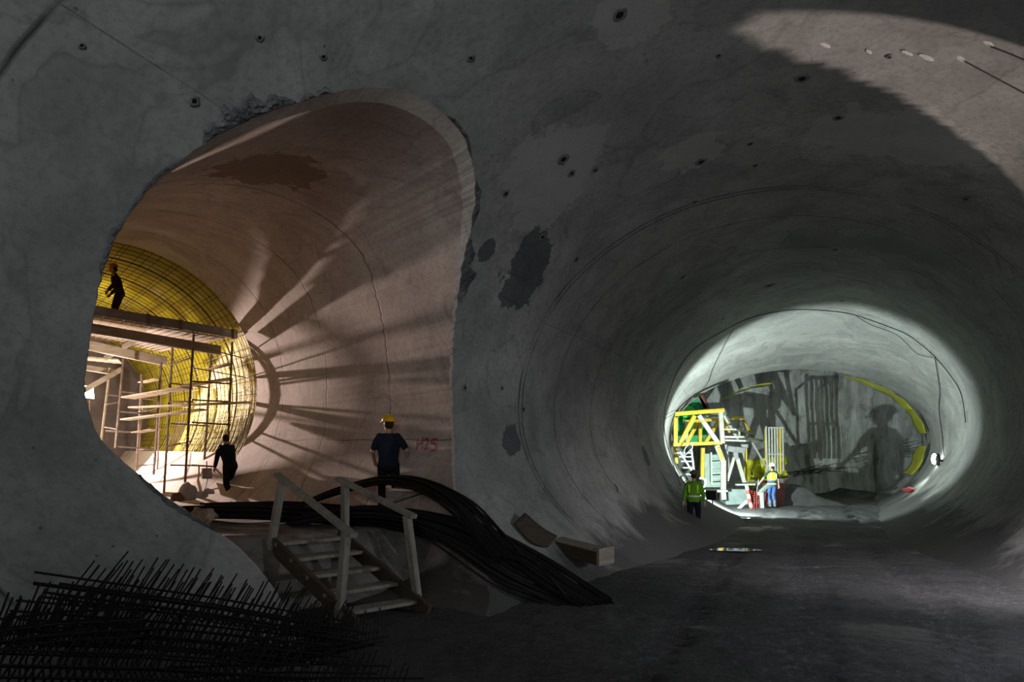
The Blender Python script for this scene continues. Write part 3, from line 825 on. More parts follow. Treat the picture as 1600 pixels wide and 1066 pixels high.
# bent-bar cages piled at the lower left
def bar_cage(label, A, B, w, h, n, lean, seed, prong=.22):
    A, B = V(A), V(B); d = (B - A).normalized(); s = V((-d.y, d.x, 0)).normalized(); up = d.cross(-s).normalized()
    if up.z < 0: up = -up
    rnd = random.Random(seed); r = thing('bar_cage', label, 'steel bars', tuple((A + B)/2))
    L = (B - A).length
    for i in range(n):
        c = A + d*(L*(i + .5 + rnd.uniform(-.25, .25))/n); ln = up + s*lean*(.6 + .8*rnd.random()) + d*(.32 + rnd.uniform(-.08, .10)); ln.normalize()
        p1 = prong*rnd.uniform(.45, 1.15); p2 = prong*rnd.uniform(.4, 1.1)
        pts = [c + s*w*.5 + ln*(h + p1), c + s*w*.5 + ln*.03, c + s*w*.46, c - s*w*.46, c - s*w*.5 + ln*.03, c - s*w*.5 + ln*(h + p2)]
        MB().tube(pts, .0062, 5).build('bent_bar', m_rebar_dark, r)
    for (a, b) in ((.5, .02), (-.5, .02), (.5, h), (-.5, h), (.5, h*.5), (-.5, h*.5), (0, .01)):
        e = rnd.uniform(-.08, .12)
        ln = (up + s*lean).normalized()
        MB().tube([A - d*(.12 + e) + s*w*a + ln*b, (A + B)/2 + s*w*a + ln*(b + .02), B + d*(.1 + e) + s*w*a + ln*b], .009, 5).build('lengthwise_bar', m_rebar_dark, r)
    return r
def cagepx(label, p, Yp, q, Yq, w, h, n, lean, seed, prong=.22): return bar_cage(label, at(*p, Yp), at(*q, Yq), w, h, n, lean, seed, prong)
cagepx('top bent-bar cage of the pile, its prongs rising against the pale wall', (105,934), 4.6, (520,994), 5.6, .42, .10, 46, .25, 1, .26)
cagepx('bent-bar cage leaning at the far left edge of the pile', (-40,1015), 3.9, (215,990), 4.3, .35, .12, 30, .1, 2, .20)
cagepx('bent-bar cage in the middle of the pile under the top one', (60,990), 4.4, (500,1025), 5.2, .5, .14, 40, .1, 3, .16)
cagepx('bent-bar cage in front at the bottom of the pile', (-20,1045), 3.7, (430,1062), 4.6, .5, .16, 40, .05, 4, .18)
cagepx('bent-bar cage lying low at the right end of the pile by the stairs', (400,1040), 5.0, (560,1005), 6.3, .4, .12, 22, .15, 5, .22)
cagepx('bent-bar cage at the bottom edge right of the front one', (330,1085), 4.4, (600,1075), 5.4, .45, .12, 24, .1, 6, .16)

# ------------------------------------------------------------------ timber pieces by the pillar
bxp = thing('timber_trough', 'short open timber trough lying at the foot of the pillar right of the bars', 'timber', tuple(at(905, 885, 10.4)))
A_, B_ = at(868, 842, 11.2), at(946, 862, 10.5); d_ = (B_ - A_).normalized()
s_ = V((-d_.y, d_.x, 0)).normalized()
MB().beam(A_, B_, .34, .05).build('top_board', m_wood, bxp)
MB().beam(A_ - s_*(-.17) - Z_*.10, B_ - s_*(-.17) - Z_*.10, .05, .20).build('side_board', m_stringer, bxp)
MB().beam(A_ - s_*.17 - Z_*.10, B_ - s_*.17 - Z_*.10, .05, .20).build('side_board', m_stringer, bxp)
MB().beam(B_ - s_*.2 - Z_*.07, B_ + s_*.2 - Z_*.07, .05, .27).build('end_board', m_wood, bxp)
mb = MB(); rows = []
for u in np.linspace(0, 1, 14):
    x, y = 804 + 52*u, 816 + 38*u + 7*math.sin(u*3.1)
    rows.append([onwall(x + 5*k, y - 8*k*(.35 + .65*math.sin(math.pi*(.15 + .7*u))), .10 + .05*k) for k in np.linspace(-1, 1, 7)])
mb.grid(rows); o = mb.build('curved_board', m_stringer, smooth=True); o.modifiers.new('th', 'SOLIDIFY').thickness = .03
props(o, 'curved dark board leaning on the pillar behind the timber trough', 'board')
tw = onwall(965, 770, .01)
props(MB().tube([tw, tw + V((-.05,-.2,.12)), tw + V((-.12,-.3,.2))], .010, 5).build('stub_bar', m_rebar_dark), 'short bent bar stub sticking out of the pillar foot', 'steel bar')

# ------------------------------------------------------------------ cables on the lining
m_cable = simple('black cable', (.015,.015,.015,1), .6, 0, .2, 8, 0)
def cable(label, pts, r=.016, off=.04, m=60, sag=0.0):
    ps = [hit(*p) for p in pts]; ps = [p + wall_normal(p)*off for p in ps]
    o = MB().tube(smoothpath(ps, m), r, 6).build('cable', m_cable); return props(o, label, 'cable')
cable('thin cable following the seam ring round the mouth of the lit bore', [(1062,760),(1042,700),(1036,650),(1052,590),(1082,545),(1129,516),(1170,496),(1216,485),(1251,482),(1292,484),(1334,490),(1395,511),(1426,526),(1462,556),(1492,593),(1505,619),(1511,660)], .014)
cable('cable hanging in from the seam ring at the upper left of the bore', [(1146,511),(1130,540),(1113,575),(1103,600),(1075,628),(1060,640),(1036,655)], .010, .05)
cable('cable running down the right side of the lit bore', [(1462,556),(1466,580),(1470,610),(1469,640),(1474,680),(1477,712)], .014, .04)
cable('cable swagged along the upper right of the seam ring', [(1340,492),(1362,505),(1395,517),(1412,528),(1428,545),(1440,553),(1460,557)], .010, .06)
cable('cable drooping low on the left wall of the main bore into a coil', [(1040,690),(1050,720),(1062,745),(1072,762)], .014, .04)
cable('upper thin dark wire running off the vault at the top right', [(1549,70),(1575,80),(1600,90),(1640,106)], .006, .02)
cable('lower thin dark wire running off the vault at the top right', [(1510,94),(1555,118),(1600,142),(1640,164)], .008, .02)
cc = onwall(1066, 750, .06)
o = MB().tube([cc + V((.12*math.cos(t)*(1+.1*math.sin(t*3.3)), .05*math.sin(t*.7), .12*math.sin(t) )) for t in np.linspace(0, 19, 70)], .012, 5).build('cable_coil', m_cable); props(o, 'coil of cable on the wall above the worker in the green vest', 'cable')
# ------------------------------------------------------------------ steel gantry and things in the lit bore
m_gy = simple('yellow machine paint', (.50,.36,.03,1), .5, .1, .15, 3, .1, .4, (.20,.17,.10,1), (.60,.70))
m_gw = simple('pale dusty steel', (.36,.37,.345,1), .6, .1, .2, 3, .1, .4, (.36,.28,.06,1), (.54,.62))
m_gg = simple('grey green steel', (.28,.36,.31,1), .6, .1, .2, 4, .1)
m_grey = simple('grey machine steel', (.22,.23,.23,1), .65, .2, .3, 4, .15)
m_green = simple('green machine paint', (.03,.62,.10,1), .4, 0, .2, 2, .1, .5)
m_greend = simple('dark green machine paint', (.02,.28,.10,1), .4, 0, .2, 2, .1, .5)
m_rust = simple('rusty plate', (.16,.06,.035,1), .9, .1, .4, 6, .4)
YF, YB = 28.0, 29.8
gan = thing('lining_gantry', 'yellow and pale steel gantry with braced frames standing in the lit bore', 'machine', tuple(at(1100, 775, YF)))
def gb(name, p, q, wpx, mat, Y0=YF, Y1=None, dep=None):
    Y1 = Y1 or Y0; w = wpx/F*(Y0+Y1)/2
    a, b = at(*p, Y0), at(*q, Y1)
    return MB().beam(a, b, dep or w, w, (0,0,1) if abs((b-a).normalized().z) < .9 else (0,1,0)).build(name, mat, gan)
gb('top_chord', (1054,647), (1131,641), 6.5, m_gy)
gb('bottom_chord', (1052,695), (1127,692), 5.5, m_gy)
gb('post', (1055.5,653), (1055.5,697), 6, m_gy)
gb('diagonal_brace', (1085,650), (1063,692), 6.5, m_gy); gb('diagonal_brace', (1092,649), (1121,691), 6.5, m_gw)
gb('post', (1126,644), (1129,693), 6.5, m_gw)
gb('top_chord', (1070,659), (1126,655), 5, m_gy, YB); gb('bottom_chord', (1068,694), (1128,692), 5, m_gy, YB)
gb('post', (1094,658), (1094,694), 5.5, m_gy, YB); gb('diagonal_brace', (1090,660), (1073,692), 6, m_gy, YB); gb('diagonal_brace', (1123,659), (1102,692), 6, m_gy, YB)
gb('post', (1072,659), (1073,690), 5, m_gw, YB)
for x, y in ((1060,647),(1124,642),(1058,695),(1124,692)): gb('cross_beam', (x, y), (x + (800-x)*(1-YF/YB)*-0 - (x-800)*(1-YF/YB)*.1, y + (700-y)*(1-YF/YB)), 4.5, m_gy, YF, YB)
gb('stay', (1131,648), (1152,684), 4, m_gw, YF, 29.0); gb('stay', (1128,652), (1140,676), 3.5, m_gy, YB)
gb('guard_rail', (1131,671), (1150,671), 2.6, m_gw); gb('guard_rail', (1148,671), (1178,679), 2.6, m_gw, YF, 30.2)
gb('deck_beam', (1131,683), (1162,683), 3.5, m_gw); gb('deck_beam', (1131,688), (1165,689), 3, m_gw)
gb('cantilever_beam', (1152,688), (1197,691), 4, m_gw, YF, 30.6); gb('cantilever_beam', (1162,683), (1196,690), 3, m_grey, YF, 30.6)
gb('upstand', (1194.5,684), (1195.5,691), 2.5, m_gy, 30.6)
gb('head_beam', (1142,654), (1162,653), 5, m_gy, YB); gb('post', (1157,655), (1160,672), 5, m_gw, YB); gb('stay', (1161,655), (1177,683), 3, m_gy, YB, 30.4)
gb('post', (1155,669), (1155,682), 3, m_gw, 29.0)
gb('raking_strut', (1173,688), (1202,738), 2.6, m_gw, 30.2)
gb('leg', (1120,696), (1130,722), 7, m_gw); gb('leg', (1130,720), (1130,766), 7.5, m_gw); gb('leg', (1122,700), (1129,719), 4, m_gy, YF-.1)
gb('leg', (1098,700), (1097,746), 6, m_gy, YB); gb('leg', (1055,697), (1058,742), 5, m_gy, YB)
gb('leg', (1134,695), (1138,726), 3.5, m_gw, 28.8); gb('leg', (1138,726), (1134,752), 3.5, m_gw, 28.8)
gb('cross_head', (1136,701), (1163,704), 9, m_grey, 28.6); gb('pier', (1149,703), (1150,718), 7, m_grey, 28.6)
gb('splayed_leg', (1147,715), (1136,752), 4.5, m_gw, 28.6); gb('splayed_leg', (1152,716), (1164,757), 5.5, m_gw, 28.6); gb('splayed_leg', (1162,700), (1160,750), 3, m_gw, 29.2); gb('splayed_leg', (1166,700), (1166,752), 2.6, m_gy, 29.4)
gb('hinge_block', (1158,697), (1168,697), 6, m_grey, 28.6)
gb('foot_plate', (1096,767), (1134,767), 3, m_gw, 27.8, None, .5); gb('jack', (1130,768), (1131,781), 7, m_gw)
lad = gb('ladder', (1111,707), (1112,757), 2.6, m_gg, 28.6)
gb_r = lad
for y in np.arange(714, 758, 8.6): MB().tube([at(1112,y,28.6), at(1129,y-1,28.6)], .022, 6).build('rung', m_gg, lad)
MB().beam(at(1129,707,28.6), at(1130,757,28.6), .05, .05, (0,1,0)).build('rail', m_gg, lad)
stp = gb('access_steps', (1062,706), (1086,744), 2.6, m_gg, 27.6)
MB().beam(at(1080,700,27.6), at(1085,744,27.6), .07, .07, (0,1,0)).build('rail', m_gg, stp)
for (y, x0, x1) in ((708,1056,1080),(714,1060,1081),(721,1063,1083),(731,1066,1084),(741,1071,1085)): MB().box(at((x0+x1)/2,y,27.7), ((x1-x0)/F*27.7,.25,.05)).build('tread', m_gg, stp)
MB().tube(smoothpath([at(1068,714,27.5), at(1070,702,27.5), at(1077,694,27.5), at(1081,692,27.5), at(1082,700,27.5)], 20), .022, 6).build('handrail', m_gg, stp)
MB().tube([at(1068,714,27.5), at(1082,700,27.5)], .02, 6).build('handrail', m_gg, stp)
MB().box(at(1116,735,30.3), (1.0,.5,1.5)).build('machine_housing', m_gg, gan)
MB().tube(smoothpath([at(1093,747.5,26.8), at(1099,748,26.8), at(1102,752,26.8), at(1101.5,759,26.8), at(1097,763,26.8)], 20), .04, 8).build('bent_pipe', m_gw, gan)
# green machine
gm = thing('green_machine', 'green steel machine with faceted housing behind the yellow gantry', 'machine', tuple(at(1080, 690, 31.6)))
Yg = 31.4
def poly_prism(name, pts, Y0, Y1, mat, parent):
    mb = MB(); n = len(pts)
    mb.v = [at(x, y, Y0) for x, y in pts] + [at(x, y, Y0) + V((.1, Y1-Y0, 0)) for x, y in pts]
    mb.f = [list(range(n)), list(range(2*n-1, n-1, -1))] + [[i, i+n, (i+1) % n + n, (i+1) % n] for i in range(n)]
    return mb.build(name, mat, parent)
poly_prism('upper_housing', [(1066,632),(1072,618),(1082,613),(1092,622),(1097,634),(1099,645),(1078,632)], Yg, Yg+1.3, m_greend, gm)
poly_prism('front_panel', [(1050,646),(1056,636),(1064,634),(1080,634),(1088,641),(1090,652),(1050,654)], Yg-.15, Yg+1.0, m_green, gm)
poly_prism('lower_housing', [(1052,656),(1098,652),(1105,660),(1104,692),(1060,694)], Yg-.05, Yg+1.2, m_greend, gm)
poly_prism('side_flange', [(1084,612),(1088,611),(1104,634),(1108,652),(1103,652),(1098,634)], Yg-.2, Yg+.3, m_grey, gm)
props(poly_prism('rusty_plate', [(1091,619),(1098,617),(1107,638),(1100,639)], 31.2, 31.3, m_rust, None), 'rusty steel plate on the vault right of the green machine', 'plate')
# cage of pale vertical bars
cg = thing('pipe_rack', 'tall pale cage of upright bars behind the worker in the white helmet', 'rack', tuple(at(1212, 742, 29.6)))
YC = 29.6
for x in (1201.5,1206,1210.5,1214.5,1219,1223): MB().tube([at(x,669,YC), at(x+1,741,YC)], .038, 8).build('upright_bar', m_gw if x != 1219 else m_gy, cg)
MB().tube([at(1197,666,YC), at(1199,742,YC)], .035, 8).build('upright_bar', m_gw, cg)
for y in (668.5, 710): MB().beam(at(1200,y,YC), at(1223.5,y,YC), .07, .07).build('cross_bar', m_gw, cg)
for x in (1201.5,1223): MB().beam(at(x,668.5,YC), at(x,668.5,YC) + V((.1,.7,0)), .06, .06).build('cross_bar', m_gw, cg); MB().tube([at(x,669,YC)+V((.1,.7,0)), at(x+1,741,YC)+V((.1,.7,0))], .035, 8).build('upright_bar', m_gy, cg)
# muck bench that carries the rack
mb = MB(); rows = []
for y in np.linspace(28.1, 30.6, 34):
    rows.append([])
    for x in np.linspace(10.6, 14.4, 60):
        e = min(1, (x-10.6)/.5, (14.4-x)/1.9, (y-28.1)/.35, (30.6-y)/.5); e = max(0, e)
        rows[-1].append((x, y, -.5 + (.98)*min(1, e**.8)*(1 - .75*max(0, x-11.6)/2.8) + (.16*noise.noise((x*1.5, y*1.5, 0)) + .09*noise.noise((x*4, y*4, 2)))*e))
m_muck = simple('grey muck', (.05,.05,.048,1), .9, 0, .35, 2.5, .8)
mb.grid(rows); mb.f = [q[::-1] for q in mb.f]; props(mb.build('muck_heap', m_muck, smooth=True), 'grey heap of muck behind the worker in the white helmet', 'heap')
props(MB().box(at(1150,780,28.8) + V((0,.3,0)), (.95,.8,.85)).build('concrete_block', simple('grey green block', (.20,.25,.24,1), .8, 0, .2, 3, .3)), 'grey concrete block under the board beside the gantry legs', 'block')
o = MB().beam(at(1150,757.5,28.0), at(1179,757,28.0), .22, .07).build('board', m_gw); props(o, 'pale board lying flat across the block beside the gantry legs', 'board')
st = thing('striped_post', 'leaning red and white striped post under the pale board', 'post', tuple(at(1175,799,26.8)))
m_rw = simple('red stripe', (.6,.05,.03,1), .5, 0, .1, 4, 0); m_ww = simple('white stripe', (.75,.75,.72,1), .5, 0, .1, 4, 0)
for i in range(6):
    a, b = at(1166.5,759,26.8), at(1175,799,26.8); MB().tube([a.lerp(b, i/6), a.lerp(b, (i+1)/6)], .065, 10).build('stripe', m_ww if i % 2 == 0 else m_rw, st)
o = MB().beam(at(1153,796,26.9), at(1167,783,26.9), .14, .10).build('timber_prop', m_gg); props(o, 'short grey timber lying slanted left of the striped post', 'timber')
o = MB().beam(at(1185,772,27.0), at(1203,756,27.3), .16, .12).build('timber_prop', m_gg); props(o, 'grey timber slanting up behind the worker in the white helmet', 'timber')
o = MB().beam(at(1190,770,27.0), at(1191,794,27.0), .13, .13, (0,1,0)).build('timber_prop', m_gg); props(o, 'grey upright timber standing left of the worker in the white helmet', 'timber')
# red safety netting
m_net = simple('red netting', (.55,.05,.04,1), .6, 0, .2, 8, 0)
def net(label, x0, x1, y0, y1, Y, seed):
    mb = MB(); nx, ny = int((x1-x0)/3.2), int((y1-y0)/3.2)
    def P(i, k):
        x = x0 + (x1-x0)*i/nx; y = y0 + (y1-y0)*k/ny
        return at(x + 1.5*noise.noise((i*.5, k*.5, seed)), y + 1.5*noise.noise((i*.5, k*.5, seed+5)), Y + .25*noise.noise((i*.35, k*.2, seed+9)))
    for i in range(nx+1): mb.tube([P(i, k) for k in range(ny+1)], .0075, 3)
    for k in range(ny+1): mb.tube([P(i, k) for i in range(nx+1)], .0075, 3)
    return props(mb.build('safety_netting', m_net), label, 'netting')
net('red safety netting hanging behind the legs of the worker in the white helmet', 1193, 1225, 752, 791, 27.9, 1)
net('red safety netting crumpled between the striped post and the upright timber', 1171, 1186, 768, 797, 26.9, 2)
lump('netting_bundle', 'red bundle of netting lying on the lit curb at the right of the bore', 'netting', onwall(1424, 770, .0), (.30,.20,.13), simple('red bundle', (.22,.03,.03,1), .7, 0, .5, 9, .5), 21, .6)
# loose steel on the heap
random.seed(21)
for i in range(16):
    a = at(1228 + random.uniform(0, 14), 741 + random.uniform(-3, 5), 28.8 + random.uniform(0, .8)); b = at(1290 + random.uniform(-18, 34), 730 + random.uniform(-6, 10), 29.2 + random.uniform(0, 1.0))
    o = MB().tube([a, (a+b)/2 + V((0,0,.03)), b], .014, 5).build('reinforcing_bar', m_rebar_dark); props(o, 'thin bar in the loose sheaf on the heap right of the tall cage', 'steel bar', 'bars on the muck heap')
# lamp on the right of the bore, floodlight by the gantry
m_cool = emit('lit lamp glass cool', (.9, 1, .98, 1), 45)
hl = onwall(1469, 721, .22)
lampR = thing('wall_lamp', 'bright oval work lamp fixed to the right wall of the lit bore', 'lamp', tuple(hl))
MB().ball(hl, .10, (1,.8,2.1), 14, 10).build('lamp_glass', m_cool, lampR, smooth=True)
bk = onwall(1474, 721, .04); MB().tube([bk, hl], .05, 8).build('lamp_bracket', m_black, lampR); MB().ball(hl + (bk-hl)*.5, .14, (.6,.6,1.8), 12, 8).build('lamp_housing', m_black, lampR, smooth=True)
LC = at(1113, 778, 24.0)
fl1 = flood('black floodlight on the bore floor beneath the gantry foot plate, shining away', V((LC.x, LC.y, zfloor(24)-.02)), LC + Z_*.12, LC + V((6, 8, 2.2)), m_cool, .34)
# puddles of standing water
m_water = N('water'); m_water.b.inputs['Base Color'].default_value = (.02,.022,.022,1); m_water.b.inputs['Roughness'].default_value = .04; m_water = m_water.m
for (px, py, rx, ry, lab) in ((1150,861,42,2.6,'long thin puddle on the dark floor before the lit bore'),(1100,830,14,1.6,'small bright puddle at the feet of the worker in the green vest'),(1148,811,26,1.6,'narrow puddle near the mouth of the lit bore')):
    Y = EYE*F/(py-HY)
    for _ in range(6): Y = (EYE - zfloor(Y))*F/(py-HY)
    c = at(px, py, Y); mb = MB(); n = 30
    mb.v = [V((c.x + rx/F*Y*math.cos(t)*(1+.5*noise.noise((px, t, 0))), c.y + ry*Y/(py-HY)*math.sin(t)*(1+.6*noise.noise((px, t*1.7, 4))), zfloor(Y) + .030)) for t in np.linspace(0, 2*math.pi, n, endpoint=False)]
    mb.f = [list(range(n))]
    props(mb.build('puddle', m_water), lab, 'puddle')
# ------------------------------------------------------------------ people
m_skin = simple('skin', (.42,.24,.16,1), .6, 0, .12, 8, .05)
def cloth(name, c, **k): return simple(name, c, .9, 0, .2, 9, .3, .15, **k)
m_hair = cloth('dark hair', (.03,.02,.015,1))
def ik(a, b, l1, l2, pole):
    a, b = V(a), V(b); d = b - a; L = min(d.length, (l1+l2)*.999)
    dn = d.normalized(); x = (l1*l1 - l2*l2 + L*L)/(2*L); h = math.sqrt(max(0, l1*l1 - x*x))
    p = V(pole); p = (p - dn*p.dot(dn)).normalized()
    return a + dn*x + p*h, a + dn*L
def person(label, foot, yaw, H, top, trousers, boots, helmet, vest=None, lean=0.0, feet=None, hands=None, headturn=0.0, headpitch=0.0, bareArms=True, extra=None):
    """x = right, y = ahead, z = up in the figure's own frame (metres for a 1.75 m figure)"""
    k = H/1.75; base = V(foot); cs, sn = math.cos(yaw), math.sin(yaw)
    def W(p): p = V(p)*k; return base + V((p.x*cs - p.y*sn, p.x*sn + p.y*cs, p.z))
    AX = (V((cs, sn, 0)), V((-sn, cs, 0)), Z_)
    r = thing('person', label, 'person', tuple(base))
    feet = feet or ((-.11, 0, 0), (.11, .02, 0)); hands = hands or ((-.28, .06, .80), (.28, .06, .80))
    hipc = V((0, (feet[0][1]+feet[1][1])/2 - lean*.12, .93))
    spread = abs(feet[0][1] - feet[1][1]); hipc.z -= .14*spread*spread
    ld = V((0, math.sin(lean), math.cos(lean)))
    waist = hipc + ld*.14; chest = hipc + ld*.36; neck = hipc + ld*.55; shl = hipc + ld*.49
    hd = (ld + V((0, -.25*lean + headpitch, .12))).normalized(); head = neck + hd*.155
    hips = (hipc + V((-.095,0,-.03)), hipc + V((.095,0,-.03))); sh = (shl + V((-.185,0,0)), shl + V((.185,0,0)))
    body = MB(); tp = MB(); tr = MB()
    def limb(mb, ps, rs, n=12):
        pts, rad = [], []
        for i in range(len(ps)-1):
            for j in range(5):
                t = j/5; pts.append(V(ps[i]).lerp(V(ps[i+1]), t)); rad.append(rs[i]*(1-t) + rs[i+1]*t)
        pts.append(V(ps[-1])); rad.append(rs[-1])
        mb.tube([W(p) for p in pts], [x*k for x in rad], n)
        for p, q in ((ps[0], rs[0]), (ps[-1], rs[-1])): mb.ball(W(p), q*k*.99, n=10, m=6)
    def torso(mb, g):
        secs = ((-.06,.165,.105),(0,.172,.118),(.12,.152,.102),(.24,.170,.112),(.36,.186,.118),(.45,.185,.10),(.51,.13,.075),(.55,.07,.06))
        rows = []
        for (h, a, b) in secs:
            c = hipc + ld*h; rows.append([W(c + V((math.cos(t)*(a+g), math.sin(t)*(b+g)*ld.z, -math.sin(t)*(b+g)*ld.y))) for t in np.linspace(0, 2*math.pi, 25)])
        mb.grid(rows); b0 = len(mb.v) - len(rows)*25
        mb.f.append([b0+i for i in reversed(range(24))]); mb.f.append([b0+(len(rows)-1)*25+i for i in range(24)])
    torso(body, 0)
    limb(body, [neck - hd*.05, neck + hd*.08], [.062, .056])
    # head: skull, jaw, nose, ears
    ct, st_ = math.cos(headturn), math.sin(headturn); hx = V((ct, st_, 0)); hy = (V((-st_, ct, 0)) - hd*V((-st_, ct, 0)).dot(hd)).normalized(); hx = hy.cross(hd)
    rot = lambda v: V((v.x*cs - v.y*sn, v.x*sn + v.y*cs, v.z))
    HA = (rot(hx), rot(hy), rot(hd))
    def Hp(x, y, z): return W(head + hx*x + hy*y + hd*z)
    body.ball(Hp(0,0,.02), .1*k, (.78,.98,1.12), 18, 12, HA); body.ball(Hp(0,.025,-.06), .068*k, (.85,.95,.9), 14, 10, HA)
    body.ball(Hp(0,.105,-.02), .018*k, (.8,1.1,1.5), 8, 6, HA); body.ball(Hp(0,.09,-.075), .022*k, (1.3,.6,.5), 8, 6, HA)
    for s in (-1, 1): body.ball(Hp(s*.079,-.005,-.015), .03*k, (.35,.7,1.1), 8, 6, HA); body.ball(Hp(s*.03,.088,.022), .018*k, (1.2,.5,.5), 8, 6, HA)
    wr = []
    for s, i in ((-1,0),(1,1)):
        kn, ak = ik(hips[i], V(feet[i]) + V((0,-.02,.09)), .43, .42, (s*.12, 1, 0))
        limb(body, [hips[i], hips[i].lerp(kn,.5), kn, kn.lerp(ak,.35), ak], [.085,.075,.056,.056,.038])
        limb(tr, [hips[i]+V((0,0,.03)), hips[i].lerp(kn,.5), kn, kn.lerp(ak,.5), ak+V((0,0,.02))], [.103,.092,.074,.072,.066])
        f = V(feet[i]); limb(body, [f+V((0,-.05,.05)), f+V((0,.06,.04)), f+V((0,.16,.03))], [.04,.042,.03])
        bo = MB(); limb(bo, [ak+V((0,0,.16)), ak+V((0,0,.02)), f+V((0,-.04,.052))], [.064,.058,.052]); limb(bo, [f+V((0,-.055,.05)), f+V((0,.06,.05)), f+V((0,.17,.042))], [.050,.052,.042])
        o = bo.build('boot', boots, r); rm = o.modifiers.new('rm', 'REMESH'); rm.mode = 'VOXEL'; rm.voxel_size = .014*k; o.modifiers.new('s', 'SMOOTH').iterations = 3
        el, w_ = ik(sh[i], hands[i], .29, .25, (s*.7, -1, -.15)); wr.append(w_)
        limb(body, [sh[i], el, w_], [.052,.041,.028])
        limb(tp, [sh[i]+V((-s*.03,0,.0)), sh[i].lerp(el,.5), el if not bareArms else sh[i].lerp(el,.75)], [.072,.066,.06])
        if not bareArms: limb(tp, [el, el.lerp(w_,.85)], [.06,.048])
        # hand: palm, four fingers of unequal length, thumb
        fd = (w_ - el).normalized(); fs = V((s,0,0)); fs = (fs - fd*fs.dot(fd)).normalized(); cu = fs.cross(fd)*s; cu = cu if cu.dot(V((0,1,0))) > 0 else -cu
        inw = -fs
        palm = w_ + fd*.055
        limb(body, [w_, palm, w_ + fd*.085], [.030,.036,.034])
        ac = cu
        for j, ln in enumerate((.066,.078,.074,.058)):
            q = w_ + fd*.085 + ac*(.032 - .0215*j); d1 = (fd + inw*.25).normalized(); d2 = (fd*.55 + inw*.85).normalized()
            limb(body, [q, q + d1*ln*.5, q + d1*ln*.5 + d2*ln*.55], [.0105,.0098,.0088], 8)
        q = w_ + fd*.03 + ac*.034; limb(body, [q, q + (ac*.8+fd*.6).normalized()*.035, q + (ac*.8+fd*.6).normalized()*.035 + (fd + inw*.5).normalized()*.03], [.013,.012,.010], 8)
    def rem(mb, name, mat, vs, it=4):
        o = mb.build(name, mat, r); m_ = o.modifiers.new('rm', 'REMESH'); m_.mode = 'VOXEL'; m_.voxel_size = vs*k; m_.use_smooth_shade = True
        s_ = o.modifiers.new('s', 'SMOOTH'); s_.iterations = it; s_.factor = .5; return o
    rem(body, 'body', m_skin, .009, 3)
    torso(tp, .020); rem(tp, 'shirt', top, .014, 5)
    rows = []
    for (h, a, b) in ((-.10,.17,.12),(0,.188,.136),(.10,.172,.122)):
        c = hipc + ld*h; rows.append([W(c + V((math.cos(t)*a, math.sin(t)*b*ld.z, -math.sin(t)*b*ld.y))) for t in np.linspace(0, 2*math.pi, 25)])
    b0 = len(tr.v); tr.grid(rows); tr.f.append([b0+i for i in reversed(range(24))]); tr.f.append([b0+50+i for i in range(24)])
    rem(tr, 'trousers', trousers, .014, 5)
    # hair at the nape and eyes
    hr = MB(); hr.ball(Hp(0,-.028,.012), .098*k, (.82,.80,1.0), 16, 10, HA); hr.build('hair', m_hair, r, smooth=True)
    for s in (-1, 1): MB().ball(Hp(s*.031,.094,.003), .011*k, (1.2,.7,.8), 8, 6, HA).build('eye', m_black, r, smooth=True)
    if helmet:
        he = MB(); he.ball(Hp(0,-.005,.055), .128*k, (.92,1.12,.92), 22, 9, HA, 0.0)
        brim = [[Hp(math.cos(t)*.118*q, (.14 + (.035 if math.sin(t) > 0 else 0))*math.sin(t)*q - .005, .055 - .012*(q-1)*6) for t in np.linspace(0, 2*math.pi, 29)] for q in (1.0, 1.13)]
        he.grid(brim); he.tube([Hp(0, .13*math.cos(t)-.005, .057 + .123*math.sin(t)) for t in np.linspace(.25, math.pi-.25, 12)], .012*k, 6)
        ho = he.build('helmet', helmet, r, smooth=True); ho.modifiers.new('th', 'SOLIDIFY').thickness = .004
    if vest:
        vm, band = vest; ve = MB(); rows = []
        for (h, a, b) in ((.02,.190,.134),(.12,.180,.128),(.24,.196,.138),(.36,.212,.146),(.44,.200,.128),(.50,.15,.10)):
            c = hipc + ld*h; rows.append([W(c + V((math.cos(t)*(a+.004), math.sin(t)*(b+.004)*ld.z, -math.sin(t)*(b+.004)*ld.y))) for t in np.linspace(0, 2*math.pi, 33)])
        ve.grid(rows); vo = ve.build('safety_vest', vm[0], r, smooth=True)
        for (h0, h1, a, b, mt, nm) in band:
            bb = MB(); bb.grid([[W(hipc + ld*h + V((math.cos(t)*a, math.sin(t)*b*ld.z, -math.sin(t)*b*ld.y))) for t in np.linspace(0, 2*math.pi, 33)] for h in (h0, h1)])
            bb.build(nm, mt, vo, smooth=True)
        if len(vm) > 1:
            for s in (-1, 1):
                sb = MB(); sb.grid([[W(hipc + ld*h + V((s*(.095 + q*.045), -(bq+.003)*ld.z*1.0, (bq+.003)*ld.y))) for q in (0, 1)] for (h, bq) in ((.22,.128),(.30,.132),(.38,.134),(.45,.118))])
                sb.build('reflective_strip', vm[1], vo)
    return r, wr, W
m_navy = cloth('navy cloth', (.010,.012,.020,1)); m_blk = cloth('black cloth', (.010,.010,.012,1)); m_jean = cloth('blue jeans', (.05,.11,.28,1)); m_tee = cloth('dark blue shirt', (.016,.020,.034,1))
m_hv = cloth('yellow green cloth', (.62,.80,.04,1)); m_hvg = cloth('green vest cloth', (.10,.30,.02,1)); m_refl = simple('grey reflective tape', (.6,.62,.6,1), .35, 0, .1, 6, 0)
